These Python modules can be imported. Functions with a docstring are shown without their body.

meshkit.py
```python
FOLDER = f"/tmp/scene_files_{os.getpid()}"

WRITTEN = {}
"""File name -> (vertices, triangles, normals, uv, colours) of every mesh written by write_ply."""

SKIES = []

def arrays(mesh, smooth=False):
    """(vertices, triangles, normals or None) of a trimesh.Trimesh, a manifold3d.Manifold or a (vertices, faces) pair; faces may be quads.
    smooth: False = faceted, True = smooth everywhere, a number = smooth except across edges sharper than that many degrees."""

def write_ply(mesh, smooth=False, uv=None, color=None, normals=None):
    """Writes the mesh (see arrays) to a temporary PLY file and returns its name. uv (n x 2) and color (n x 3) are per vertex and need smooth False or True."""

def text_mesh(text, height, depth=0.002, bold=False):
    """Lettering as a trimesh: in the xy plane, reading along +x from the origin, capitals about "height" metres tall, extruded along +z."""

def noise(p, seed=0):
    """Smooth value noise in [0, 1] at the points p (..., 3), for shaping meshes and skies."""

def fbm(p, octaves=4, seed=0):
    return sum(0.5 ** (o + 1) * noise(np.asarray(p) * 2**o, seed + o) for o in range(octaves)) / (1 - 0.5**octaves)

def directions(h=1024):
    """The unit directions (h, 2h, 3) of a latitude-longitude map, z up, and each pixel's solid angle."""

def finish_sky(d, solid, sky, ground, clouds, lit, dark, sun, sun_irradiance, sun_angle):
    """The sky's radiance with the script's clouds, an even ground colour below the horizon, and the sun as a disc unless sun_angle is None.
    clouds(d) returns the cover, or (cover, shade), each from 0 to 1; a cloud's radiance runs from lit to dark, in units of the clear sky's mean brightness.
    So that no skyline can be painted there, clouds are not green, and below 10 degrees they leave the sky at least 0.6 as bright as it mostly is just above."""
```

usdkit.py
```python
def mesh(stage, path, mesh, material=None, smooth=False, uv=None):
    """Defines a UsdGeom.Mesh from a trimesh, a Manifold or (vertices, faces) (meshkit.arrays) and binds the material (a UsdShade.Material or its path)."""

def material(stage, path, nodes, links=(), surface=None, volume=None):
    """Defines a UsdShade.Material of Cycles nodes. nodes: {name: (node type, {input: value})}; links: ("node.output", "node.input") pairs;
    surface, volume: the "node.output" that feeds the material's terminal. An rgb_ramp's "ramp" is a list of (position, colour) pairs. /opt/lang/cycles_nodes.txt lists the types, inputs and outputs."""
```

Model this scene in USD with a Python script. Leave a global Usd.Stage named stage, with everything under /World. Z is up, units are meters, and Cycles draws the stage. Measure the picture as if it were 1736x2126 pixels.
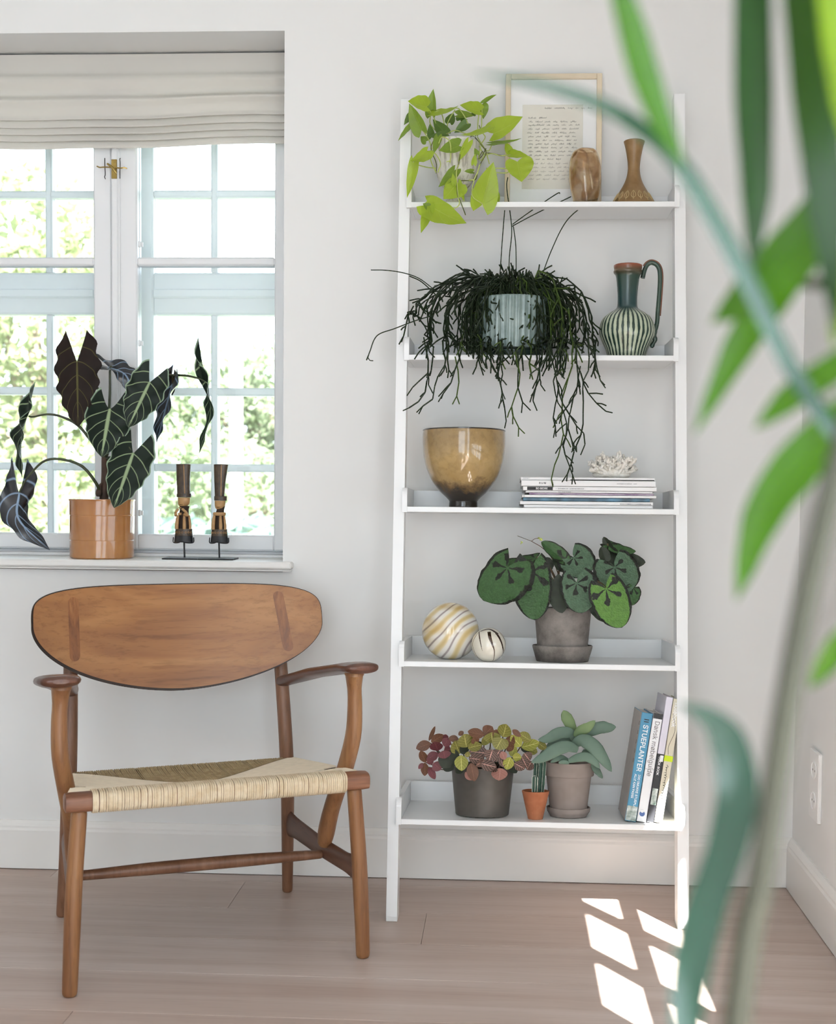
import math
import random
import numpy as np
import trimesh
import manifold3d as m3
import usdkit
import meshkit
from pxr import Usd, UsdGeom, UsdLux, Gf, Sdf
from shapely.geometry import Polygon
from shapely.geometry import Point

stage = Usd.Stage.CreateInMemory()
UsdGeom.SetStageUpAxis(stage, "Z")
UsdGeom.SetStageMetersPerUnit(stage, 1.0)
UsdGeom.Xform.Define(stage, "/World")
UsdGeom.Scope.Define(stage, "/World/Looks")
PI = math.pi

# ------------------------------------------------------------------ camera
# metres: x runs right along the window wall, y runs out through it (the wall's room face is y = 0), z up
IMG_W, IMG_H = 1736, 2126
F_PX, PP_X, PP_Y = 2656.6, 906.02, 1158.4
EYE = np.array([0.0, -3.1158, 0.95])
_yaw, _pit, _rol = 0.0530, 0.0507, -0.0095
_fw = np.array([-math.sin(_yaw) * math.cos(_pit), math.cos(_yaw) * math.cos(_pit), -math.sin(_pit)])
_r = np.array([math.cos(_yaw), math.sin(_yaw), 0.0])
_d = np.cross(_fw, _r)
CAM_R = np.stack([math.cos(_rol) * _r + math.sin(_rol) * _d, -math.sin(_rol) * _r + math.cos(_rol) * _d, _fw])
FOCAL = 36.0 * F_PX / IMG_W
cam = UsdGeom.Camera.Define(stage, "/World/camera")
cam.CreateHorizontalApertureAttr(36.0)
cam.CreateVerticalApertureAttr(36.0 * IMG_H / IMG_W)
cam.CreateFocalLengthAttr(FOCAL)
cam.CreateHorizontalApertureOffsetAttr((IMG_W / 2 - PP_X) * 36.0 / IMG_W)
cam.CreateVerticalApertureOffsetAttr((PP_Y - IMG_H / 2) * 36.0 / IMG_W)
cam.CreateFStopAttr(FOCAL / 10.0)
cam.CreateFocusDistanceAttr(2.85)
cam.CreateExposureAttr(-1.46)
_m = np.eye(4)
_m[0, :3], _m[1, :3], _m[2, :3], _m[3, :3] = CAM_R[0], -CAM_R[1], -CAM_R[2], EYE
cam.AddTransformOp().Set(Gf.Matrix4d(*_m.ravel().tolist()))

# ------------------------------------------------------------------ sky and sun
dome = UsdLux.DomeLight.Define(stage, "/World/sky")
dome.CreateColorAttr(Gf.Vec3f(0.81, 0.91, 1.0))
dome.CreateIntensityAttr(4.6)
sun = UsdLux.DistantLight.Define(stage, "/World/sun")
sun.CreateAngleAttr(0.6)
sun.CreateColorAttr(Gf.Vec3f(1.0, 0.985, 0.96))
sun.CreateIntensityAttr(520000.0)
SUN_DIR = np.array([-0.53, 0.848, -0.97]) / np.linalg.norm([-0.53, 0.848, -0.97])
_z = -SUN_DIR
_x = np.cross([0, 0, 1.0], _z); _x /= np.linalg.norm(_x)
_y = np.cross(_z, _x)
_m = np.eye(4); _m[0, :3], _m[1, :3], _m[2, :3] = _x, _y, _z
sun.AddTransformOp().Set(Gf.Matrix4d(*_m.ravel().tolist()))


# ------------------------------------------------------------------ helpers
def pix(px, py):
    return np.array([(px - PP_X) / F_PX, (py - PP_Y) / F_PX, 1.0]) @ CAM_R


def at(px, py, y):
    """The point of the vertical plane at depth y that the photograph shows at pixel px, py."""
    r = pix(px, py)
    return EYE + r * ((y - EYE[1]) / r[1])


def on(px, py, z):
    r = pix(px, py)
    return EYE + r * ((z - EYE[2]) / r[2])


def lin(c):
    if isinstance(c, str):
        c = [int(c[i:i + 2], 16) / 255 for i in (1, 3, 5)]
    return tuple(x / 12.92 if x <= 0.04045 else ((x + 0.055) / 1.055) ** 2.4 for x in c)


LOOKS = {}


def mat(name, nodes, links=(), surface="p.BSDF"):
    LOOKS[name] = usdkit.material(stage, "/World/Looks/" + name, nodes, links, surface=surface)
    return LOOKS[name]


def plain(name, col, rough=0.5, var=0.0, scale=8.0, bump=0.0, bscale=60.0, coat=0.0, spec=0.5, metal=0.0, detail=3, sss=0.0, col2=None, stretch=(1, 1, 1), dist=0.004):
    """One colour with soft mottling (var: how far towards darker or col2) and fine relief."""
    c = lin(col)
    n = {"p": ("principled_bsdf", {"base_color": c, "roughness": rough, "coat_weight": coat, "specular_ior_level": spec, "metallic": metal, "subsurface_weight": sss})}
    l = []
    if var or bump:
        n["tc"] = ("texture_coordinate", {}); n["mp"] = ("mapping", {"scale": stretch}); l.append(("tc.object", "mp.vector"))
    if var:
        d = lin(col2) if col2 else tuple(x * (1 - var) for x in c)
        n["n"] = ("noise_texture", {"scale": scale, "detail": detail, "roughness": 0.6})
        n["r"] = ("rgb_ramp", {"ramp": [(0.3, d), (0.7, c)]})
        l += [("mp.vector", "n.vector"), ("n.fac", "r.fac"), ("r.color", "p.base_color")]
    if bump:
        n["bn"] = ("noise_texture", {"scale": bscale, "detail": 4.0})
        n["b"] = ("bump", {"strength": bump, "distance": dist})
        l += [("mp.vector", "bn.vector"), ("bn.fac", "b.height"), ("b.normal", "p.normal")]
    return mat(name, n, l)


def wood(name, c1, c2, c3, axis=0, fine=90.0, broad=9.0, rough=0.42, bump=0.15, rnd=0.0):
    """Long-grained wood: broad bands and fine pores, stretched along one axis of the object."""
    sc = [1.0, 1.0, 1.0]; sc[axis] = 0.07
    n = {"tc": ("texture_coordinate", {}), "oi": ("object_info", {}),
         "mp": ("mapping", {"scale": tuple(sc)}),
         "off": ("vector_math", {"math_type": "multiply_add", "vector2": (3.7, 5.1, 7.3)}),
         "n1": ("noise_texture", {"scale": broad, "detail": 3.0, "distortion": 0.6}),
         "n2": ("noise_texture", {"scale": fine, "detail": 3.0, "roughness": 0.7}),
         "r1": ("rgb_ramp", {"ramp": [(0.3, lin(c1)), (0.52, lin(c2)), (0.72, lin(c3))]}),
         "r2": ("rgb_ramp", {"ramp": [(0.34, (0.62, 0.6, 0.58)), (0.5, (1, 1, 1))]}),
         "mx": ("mix", {"mix_type": "multiply", "fac": 0.55}),
         "b": ("bump", {"strength": bump, "distance": 0.001}),
         "p": ("principled_bsdf", {"roughness": rough})}
    l = [("tc.object", "off.vector1"), ("oi.random", "off.vector2") if False else ("tc.object", "mp.vector"),
         ("mp.vector", "n1.vector"), ("mp.vector", "n2.vector"), ("n1.fac", "r1.fac"), ("n2.fac", "r2.fac"),
         ("r1.color", "mx.color1"), ("r2.color", "mx.color2"), ("mx.color", "p.base_color"), ("n2.fac", "b.height"), ("b.normal", "p.normal")]
    n.pop("off"); n.pop("oi"); l = [x for x in l if "off." not in x[1]]
    return mat(name, n, l)


USED = {}
MATS = {}


def numbered(parent, name):
    k = (parent, name)
    USED[k] = USED.get(k, 0) + 1
    return f"{parent}/{name}" + ("" if USED[k] == 1 else f"_{USED[k] - 1:03d}")


def keys(prim, label=None, cat=None, group=None, kind=None):
    for k, v in (("label", label), ("category", cat), ("group", group), ("kind", kind)):
        if v:
            prim.SetCustomDataByKey(k, v)


def thing(name, label, cat, loc=(0, 0, 0), rot=None, group=None, kind=None):
    """An Xform at the thing's base. rot: 3 x 3, columns are the thing's axes in the world."""
    path = numbered("/World", name)
    x = UsdGeom.Xform.Define(stage, path)
    t = np.eye(4)
    t[:3, 3] = loc
    if rot is not None:
        t[:3, :3] = rot
    x.AddTransformOp().Set(Gf.Matrix4d(*t.T.ravel().tolist()))
    MATS[path] = t
    keys(x.GetPrim(), label, cat, group, kind)
    return path


def part(name, mesh, m, parent, world=False, smooth=35, label=None, kind=None, uv=None):
    """One Mesh under a thing (or a part). world: the mesh is given in world coordinates."""
    path = numbered(parent, name)
    v, f, _ = meshkit.arrays(mesh, False)
    top = "/".join(parent.split("/")[:3])
    if world and top in MATS:
        ti = np.linalg.inv(MATS[top])
        v = v @ ti[:3, :3].T + ti[:3, 3]
    g = usdkit.mesh(stage, path, (v, f), LOOKS[m], smooth=smooth, uv=uv)
    keys(g.GetPrim(), label, None, None, kind)
    return path


def mpp(y):
    """Metres per pixel at depth y, near the picture's middle."""
    return (y - EYE[1]) / F_PX


W_PROF = {
    "arrow": ([0, .04, .10, .18, .28, .40, .55, .70, .82, .91, .97, 1], [.50, .70, .86, .95, 1, .98, .86, .66, .44, .24, .09, 0]),
    "heart": ([0, .05, .12, .22, .34, .50, .66, .80, .90, .96, 1], [.56, .80, .94, 1, .98, .84, .62, .37, .18, .07, 0]),
    "round": ([0, .06, .15, .30, .48, .65, .80, .90, .96, 1], [.55, .78, .93, 1, .98, .88, .68, .46, .26, 0]),
    "oval": ([0, .08, .2, .38, .55, .72, .86, .94, 1], [.10, .45, .78, 1, .98, .82, .54, .30, 0]),
    "strap": ([0, .06, .2, .5, .75, .9, 1], [.35, .6, .9, 1, .8, .42, 0]),
}


def blade(A, T, width, n=(0, -1, 0), kind="heart", lobe=0.0, bend=0.0, fold=0.0, curl=0.0, wave=0.0, ragged=0.0, twist=0.0, skew=0.0, nu=22, nv=13, seed=0, mid=None, notch=1.3):
    """A leaf blade from the stalk joint A to the tip T (world points). n: the way its face looks; lobe: how far the base lobes
    reach back past A (in blade lengths); bend: sag of the midrib along n; fold: V across the midrib; curl: how far edges roll towards -n;
    wave, ragged: edge ripple out of and in the plane; mid: points the midrib passes through."""
    A, T = np.asarray(A, float), np.asarray(T, float)
    rng = np.random.default_rng(seed)
    u = np.linspace(0, 1, nu); v = np.linspace(-1, 1, nv)
    cl = spline(np.vstack([A] + ([mid] if mid is not None else []) + [T]), nu) if mid is not None else A + (T - A) * u[:, None]
    t = np.gradient(cl, axis=0); t /= np.linalg.norm(t, axis=1, keepdims=True)
    L = np.linalg.norm(np.diff(cl, axis=0), axis=1).sum()
    n = np.asarray(n, float) - t * (t @ np.asarray(n, float))[:, None]; n /= np.maximum(np.linalg.norm(n, axis=1, keepdims=True), 1e-9)
    s = np.cross(n, t)
    if twist:
        a = twist * u[:, None]; n, s = n * np.cos(a) + s * np.sin(a), s * np.cos(a) - n * np.sin(a)
    w = np.interp(u, *W_PROF[kind]) * width / 2
    U, V = np.meshgrid(u, v, indexing="ij")
    Wd = w[:, None] * (1 + skew * V)
    ph = rng.uniform(0, 6.28)
    if ragged:
        Wd = Wd * (1 + ragged * np.sin(2 * PI * 5.5 * U + ph + (V > 0) * 1.3) * np.abs(V) ** 3)
    along = -lobe * L * np.abs(V) ** notch * (1 - U) ** 2.2
    out = -bend * L * 4 * U * (1 - U) + fold * np.abs(V) * Wd - curl * Wd * V ** 2 + wave * Wd * np.sin(2 * PI * 3.2 * U + ph + (V > 0) * 2.1) * np.abs(V) ** 2
    P = cl[:, None] + t[:, None] * along[..., None] + s[:, None] * (V * Wd)[..., None] + n[:, None] * out[..., None]
    g, _ = grid(P)
    edge = np.maximum(np.abs(V), np.clip((U - 0.86) / 0.14, 0, 1))
    if lobe:
        edge = np.maximum(edge, 0.0)
    lc = np.stack([U + along / L, V * Wd / L, edge], -1).reshape(-1, 3)
    uv = np.stack([U.ravel(), (V.ravel() + 1) / 2], 1)
    return g, uv, lc


def leaf_part(name, parent, m, *a, label=None, **k):
    g, uv, lc = blade(*a, **k)
    p = part(name, g, m, parent, world=True, smooth=True, uv=uv, label=label)
    UsdGeom.PrimvarsAPI(stage.GetPrimAtPath(p)).CreatePrimvar("lc", Sdf.ValueTypeNames.Vector3fArray, "vertex").Set([Gf.Vec3f(*map(float, q)) for q in lc])
    return p


def single(name, mesh, m, label, cat, group=None, smooth=35, kind=None):
    path = numbered("/World", name)
    g = usdkit.mesh(stage, path, mesh, LOOKS[m], smooth=smooth)
    keys(g.GetPrim(), label, cat, group, kind)
    return path


def copy_of(src, loc, rot=None, label=None, group=None):
    p = stage.GetPrimAtPath(src); was = p.GetCustomData()
    path = thing(src.split("/")[-1], label or was["label"], was["category"], loc, rot, group or was.get("group"))
    q = stage.GetPrimAtPath(path)
    q.GetReferences().AddInternalReference(src); q.SetInstanceable(True)
    return path


def rotx(a):
    c, s = math.cos(a), math.sin(a)
    return np.array([[1, 0, 0], [0, c, -s], [0, s, c]])


def rotz(a):
    c, s = math.cos(a), math.sin(a)
    return np.array([[c, -s, 0], [s, c, 0], [0, 0, 1]])


def roty(a):
    c, s = math.cos(a), math.sin(a)
    return np.array([[c, 0, s], [0, 1, 0], [-s, 0, c]])


def xf(mesh, rot=None, loc=(0, 0, 0)):
    v, f, _ = meshkit.arrays(mesh, False)
    if rot is not None:
        v = v @ np.asarray(rot).T
    return v + np.asarray(loc), f


def join(*ms):
    vs, fs, n = [], [], 0
    for m in ms:
        v, f, _ = meshkit.arrays(m, False)
        vs.append(v); fs.append(f + n); n += len(v)
    return np.vstack(vs), np.vstack(fs)


def box(x0, x1, y0, y1, z0, z1, c=0.0015):
    """A box with chamfered edges."""
    lo, hi = np.array([x0, y0, z0], float), np.array([x1, y1, z1], float)
    c = min(c, 0.45 * (hi - lo).min())
    pts = []
    for s in np.ndindex(2, 2, 2):
        p = np.where(s, hi, lo); q = np.where(s, -c, c)
        for k in range(3):
            a = p + q; a[k] = p[k]
            pts.append(a)
    h = trimesh.convex.convex_hull(np.array(pts))
    return np.array(h.vertices), np.array(h.faces)


def hull(pts):
    h = trimesh.convex.convex_hull(np.asarray(pts))
    return np.array(h.vertices), np.array(h.faces)


def lathe(prof, n=64, fn=None):
    """Revolves (r, z) pairs about z. fn(angle, r, z) -> r changes the radius around the turn."""
    prof = np.array(prof, float); a = np.arange(n) * 2 * PI / n
    v = []
    for r, z in prof:
        rr = np.full(n, r) if fn is None else fn(a, r, z)
        v.append(np.stack([rr * np.cos(a), rr * np.sin(a), np.full(n, z)], 1))
    v = np.vstack(v); f = []
    for i in range(len(prof) - 1):
        b = np.arange(n); c = (b + 1) % n
        q = np.stack([i * n + b, i * n + c, (i + 1) * n + c, (i + 1) * n + b], 1)
        f.append(q[:, [0, 1, 2]]); f.append(q[:, [0, 2, 3]])
    f = np.vstack(f)
    t = trimesh.Trimesh(v, f, process=False); t.merge_vertices(); t.update_faces(t.nondegenerate_faces())
    return np.array(t.vertices), np.array(t.faces)


def spline(pts, n=24):
    """Catmull-Rom through the points (any dimension)."""
    p = np.asarray(pts, float)
    if len(p) == 2:
        return p[0] + (p[1] - p[0]) * np.linspace(0, 1, n)[:, None]
    q = np.vstack([2 * p[0] - p[1], p, 2 * p[-1] - p[-2]])
    t = np.linspace(0, len(p) - 1 - 1e-9, n); i = t.astype(int); u = (t - i)[:, None]
    a, b, c, d = q[i], q[i + 1], q[i + 2], q[i + 3]
    return 0.5 * (2 * b + (c - a) * u + (2 * a - 5 * b + 4 * c - d) * u ** 2 + (3 * b - a - 3 * c + d) * u ** 3)


def frames(p):
    t = np.gradient(p, axis=0); t /= np.maximum(np.linalg.norm(t, axis=1, keepdims=True), 1e-12)
    a = np.array([0, 0, 1.0]) if abs(t[0, 2]) < 0.9 else np.array([1.0, 0, 0])
    s = np.cross(t[0], a); s /= np.linalg.norm(s); S = []
    for k in range(len(p)):
        s = s - t[k] * (s @ t[k]); s /= max(np.linalg.norm(s), 1e-12); S.append(s)
    S = np.array(S)
    return t, S, np.cross(t, S)


def tube(p, r, n=8, cap=True, sx=1.0, sy=1.0, side=None):
    """A tube along the points p; r: radius or one per point; sx, sy: flattening (scalars or per point) along its frame; side: fixed direction of the first frame axis."""
    p = np.asarray(p, float); t, S, U = frames(p)
    if side is not None:
        side = np.asarray(side, float)
        S = side - t * (t @ side)[:, None]; S /= np.maximum(np.linalg.norm(S, axis=1, keepdims=True), 1e-12)
        U = np.cross(t, S)
    r = np.broadcast_to(np.asarray(r, float), (len(p),)); a = np.arange(n) * 2 * PI / n
    sx = np.broadcast_to(np.asarray(sx, float), (len(p),)); sy = np.broadcast_to(np.asarray(sy, float), (len(p),))
    v = (p[:, None] + (r * sx)[:, None, None] * np.cos(a)[None, :, None] * S[:, None] + (r * sy)[:, None, None] * np.sin(a)[None, :, None] * U[:, None]).reshape(-1, 3)
    f = []
    for i in range(len(p) - 1):
        b = np.arange(n); c = (b + 1) % n
        q = np.stack([i * n + b, i * n + c, (i + 1) * n + c, (i + 1) * n + b], 1)
        f += [q[:, [0, 1, 2]], q[:, [0, 2, 3]]]
    if cap:
        k = len(v); v = np.vstack([v, p[0], p[-1]]); b = np.arange(n); c = (b + 1) % n; e = (len(p) - 1) * n
        f += [np.stack([c, b, np.full(n, k)], 1), np.stack([e + b, e + c, np.full(n, k + 1)], 1)]
    return v, np.vstack(f)


def rod(p, r, n=16, end=None, **kw):
    """A tube with rounded ends."""
    p = np.asarray(p, float); r = np.broadcast_to(np.asarray(r, float), (len(p),)).copy()
    e = end or 0.6
    d0 = (p[1] - p[0]) / np.linalg.norm(p[1] - p[0]); d1 = (p[-1] - p[-2]) / np.linalg.norm(p[-1] - p[-2])
    L0, L1 = r[0] * e, r[-1] * e
    hp = [p[0] + d0 * L0 * x for x in (0, 0.12, 0.45)] + [p[0] + d0 * L0] + list(p[1:-1]) + [p[-1] - d1 * L1] + [p[-1] - d1 * L1 * x for x in (0.45, 0.12, 0)]
    hr = [r[0] * x for x in (0.55, 0.8, 0.95)] + [r[0]] + list(r[1:-1]) + [r[-1]] + [r[-1] * x for x in (0.95, 0.8, 0.55)]
    for k in ("sx", "sy"):
        if k in kw and np.ndim(kw[k]):
            a = np.asarray(kw[k], float); kw[k] = np.concatenate([[a[0]] * 4, a[1:-1], [a[-1]] * 4])
    return tube(np.array(hp), np.array(hr), n, **kw)


def grid(P, closed=False):
    """A surface through a rows x columns x 3 array of points; returns the mesh and its 0-1 coordinates."""
    a, b = P.shape[:2]
    i, j = np.meshgrid(np.arange(a - 1), np.arange(b - 1), indexing="ij"); k = (i * b + j).ravel()
    f = np.vstack([np.stack([k, k + b, k + b + 1], 1), np.stack([k, k + b + 1, k + 1], 1)])
    u, v = np.meshgrid(np.linspace(0, 1, a), np.linspace(0, 1, b), indexing="ij")
    return (P.reshape(-1, 3), f), np.stack([u.ravel(), v.ravel()], 1)


def extrude(poly, h, engine="earcut"):
    m = trimesh.creation.extrude_polygon(poly, h, engine=engine)
    return np.array(m.vertices), np.array(m.faces)


def unit(v):
    v = np.asarray(v, float)
    return v / max(np.linalg.norm(v), 1e-12)


def text(s, height, depth=0.0004, bold=False):
    t = meshkit.text_mesh(s, height, depth, bold)
    return np.array(t.vertices), np.array(t.faces)
# ------------------------------------------------------------------ looks of the room
plain("wall_paint", "#e9e9e7", rough=0.75, bump=0.03, bscale=140, dist=0.002)
plain("trim_paint", "#eceae6", rough=0.38, bump=0.02, bscale=60, dist=0.001)
plain("ceiling_paint", "#f0efed", rough=0.8)
plain("window_paint", "#ecedee", rough=0.35)
plain("shelf_paint", "#eeefef", rough=0.3, bump=0.01, bscale=80, dist=0.001)
mat("window_glass", {"t": ("transparent_bsdf", {"color": (0.98, 0.99, 0.99)}), "g": ("glossy_bsdf", {"roughness": 0.02, "color": (0.9, 0.95, 1)}),
                     "f": ("fresnel", {"IOR": 1.45}), "m": ("mix_closure", {})},
    [("f.fac", "m.fac"), ("t.BSDF", "m.closure1"), ("g.BSDF", "m.closure2")], "m.closure")
plain("brass", "#b39a5a", rough=0.3, metal=1.0, var=0.3, scale=40)
plain("dark_iron", "#24211c", rough=0.45, metal=0.6)
# whitewashed oak boards: two tones chosen by board
for k, (a, b, c) in enumerate((("#ab978b", "#b5a398", "#beaea5"), ("#b09c91", "#baa99f", "#c4b5ad"), ("#a99488", "#b39f93", "#bcaa9f"))):
    n = {"tc": ("texture_coordinate", {}), "mp": ("mapping", {"scale": (0.06, 1, 1), "location": (0.37 * k, 1.7 * k, 0)}),
         "n1": ("noise_texture", {"scale": 14.0, "detail": 4.0, "distortion": 0.8}), "n2": ("noise_texture", {"scale": 160.0, "detail": 3.0}),
         "n3": ("noise_texture", {"scale": 2.2, "detail": 2.0}),
         "r1": ("rgb_ramp", {"ramp": [(0.3, lin(a)), (0.5, lin(b)), (0.7, lin(c))]}), "r2": ("rgb_ramp", {"ramp": [(0.3, (0.80, 0.78, 0.76)), (0.48, (1, 1, 1))]}),
         "mx": ("mix", {"mix_type": "multiply", "fac": 0.38}), "b": ("bump", {"strength": 0.05, "distance": 0.001}), "p": ("principled_bsdf", {"roughness": 0.42})}
    mat(f"floor_oak_{k}", n, [("tc.object", "mp.vector"), ("mp.vector", "n1.vector"), ("mp.vector", "n2.vector"), ("n1.fac", "r1.fac"), ("n2.fac", "r2.fac"),
                             ("r1.color", "mx.color1"), ("r2.color", "mx.color2"), ("mx.color", "p.base_color"), ("n2.fac", "b.height"), ("b.normal", "p.normal")])
plain("floor_gap", "#3a2f28", rough=0.9)

# ------------------------------------------------------------------ room shell
XL, XR, YB, ZC = -3.4, 0.708, -5.4, 2.55
WX0, WX1, WZ0, WZ1 = -1.86, -0.543, 0.752, 2.058       # opening of the window in view
WD = 0.36                                               # wall thickness


def wall_with_holes(name, lo, hi, holes, axis, t0, t1, m="wall_paint"):
    """A wall slab in the plane of (along, z) with rectangular openings, as one solid."""
    p = Polygon([(lo[0], lo[1]), (hi[0], lo[1]), (hi[0], hi[1]), (lo[0], hi[1])])
    for a0, a1, z0, z1 in holes:
        p = p.difference(Polygon([(a0, z0), (a1, z0), (a1, z1), (a0, z1)]))
    v, f = extrude(p, t1 - t0)
    if axis == "x":
        w = np.stack([v[:, 0], t1 - v[:, 2], v[:, 1]], 1)
    else:
        w = np.stack([t0 + v[:, 2], v[:, 0], v[:, 1]], 1)
    tm = trimesh.Trimesh(w, f, process=False); tm.fix_normals()
    path = single(name, (np.array(tm.vertices), np.array(tm.faces)), m, None, None, kind="structure", smooth=False)
    return path


wall_with_holes("wall_back", (XL - 0.3, -0.02), (XR, ZC), [(WX0, WX1, WZ0, WZ1)], "x", 0.0, WD)
SWY0, SWY1, SWZ0, SWZ1 = -2.38, -0.62, 0.56, 2.20      # the side window that lets the sun patch in
wall_with_holes("wall_right", (YB, -0.02), (WD, ZC), [(SWY0, SWY1, SWZ0, SWZ1), (-5.15, -3.0, 0.06, 2.35)], "y", XR, XR + 0.3)
wall_with_holes("wall_left", (YB, -0.02), (0.0, ZC), [], "y", XL - 0.3, XL)
wall_with_holes("wall_rear", (XL - 0.3, -0.02), (XR + 0.3, ZC), [(-1.3, 0.3, 0.06, 2.3)], "x", YB - 0.3, YB)
single("roof", box(XL - 0.3, XR + 0.3, YB - 2.6, YB - 0.3, 2.42, 2.5), "ceiling_paint", None, None, kind="structure", smooth=False)
single("ceiling", box(XL - 0.3, XR + 0.3, YB - 0.3, WD, ZC, ZC + 0.2), "ceiling_paint", None, None, kind="structure", smooth=False)

# floor boards, each one a part
floor = thing("floor", None, None, kind="structure")
part("subfloor", box(XL, XR, YB, 0.0, -0.06, -0.016), "floor_gap", floor)
random.seed(4)
rows = [(-0.270 + 0.198 * k, -0.072 + 0.198 * k) for k in range(1, -27, -1)]
joint = {0: -0.62, -1: -0.165, -2: -1.32, -3: 0.62, -4: -0.775}
for k in range(1, -27, -1):
    y0, y1 = -0.270 + 0.198 * k, min(-0.072 + 0.198 * k, 0.0)
    if y1 <= y0:
        continue
    x = joint.get(k, random.uniform(-1.6, 0.5)); cuts = [XL]
    xs = sorted([x - 2.0 * j for j in range(-3, 4)])
    cuts += [c for c in xs if XL + 0.1 < c < XR - 0.1] + [XR]
    for a, b in zip(cuts, cuts[1:]):
        g = 0.0003
        part("floorboard", box(a + g, b - g, max(y0, YB) + g, y1 - g, -0.018, 0.0, c=0.0006), f"floor_oak_{random.randrange(3)}", floor, smooth=False)


def skirting(x0, x1, name):
    """A skirting board along the window wall with a coved top, 0.12 high."""
    pts = [(0, 0.002), (-0.016, 0.002), (-0.016, 0.098), (-0.0135, 0.104), (-0.0135, 0.109), (-0.010, 0.115), (-0.004, 0.121), (0, 0.122)]
    v, f = extrude(Polygon(pts), x1 - x0)
    return np.stack([x0 + v[:, 2], v[:, 0], v[:, 1]], 1), f[:, ::-1]


single("baseboard_back", skirting(XL, XR, ""), "trim_paint", None, None, kind="structure", smooth=False)
v, f = skirting(YB, -0.0, "")
v = np.stack([XR + v[:, 1], v[:, 0], v[:, 2]], 1)
single("baseboard_right", (v, f[:, ::-1]), "trim_paint", None, None, kind="structure", smooth=False)

# ------------------------------------------------------------------ the window in view
win = thing("window_1", None, None, (0, 0, 0), kind="structure")
IY0, IY1 = 0.170, 0.214          # inner casements
OY0, OY1 = 0.292, 0.340          # outer sashes


def zof(py, y, px=300):
    return at(px, py, y)[2]


def xof(px, y, py=700):
    return at(px, py, y)[0]


def bars(pieces, y0, y1, c=0.003):
    return join(*[box(a, b, y0, y1, z0, z1, c) for a, b, z0, z1 in pieces])


XM = xof(234, IY0)                                   # meeting line of the two casements
XRR = WX1 + 0.004
XLL = 2 * XM - XRR
ZB, ZT = zof(1141, IY0), WZ1 - 0.02
part("frame", join(box(WX0, WX1, 0.19, OY1, WZ0, ZB - 0.002), box(WX0, WX1, 0.16, OY1, ZT, WZ1), box(WX0, XLL - 0.002, 0.19, OY1, WZ0, WZ1),
                   box(XRR - 0.012, WX1 + 0.002, 0.217, OY1, WZ0, WZ1), box(XM - 0.03, XM + 0.03, 0.226, OY1, ZB, ZT)), "window_paint", win, smooth=False)
zg = zof(1109, IY0); zr0, zr1 = zof(551, IY0), zof(534, IY0)
casements = {}
for side, (a, b, ga, gb) in {"r": (XM + 0.0015, XRR, xof(285, IY0), xof(569.5, IY0)), "l": (XLL, XM - 0.0015, 2 * XM - xof(569.5, IY0), xof(194.5, IY0))}.items():
    ps = [(a, ga, ZB, ZT), (gb, b, ZB, ZT), (ga - .001, gb + .001, ZB, zg), (ga - .001, gb + .001, zr0, zr1), (ga - .001, gb + .001, ZT - 0.05, ZT)]
    cpath = part("casement", bars(ps, IY0, IY1, 0.004), "window_paint", win, smooth=False)
    for z0, z1 in ((zg, zr0), (zr1, ZT - 0.05)):
        part("pane", box(ga, gb, 0.190, 0.194, z0, z1, 0.0), "window_glass", cpath, smooth=False)
    casements[side] = cpath
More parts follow.
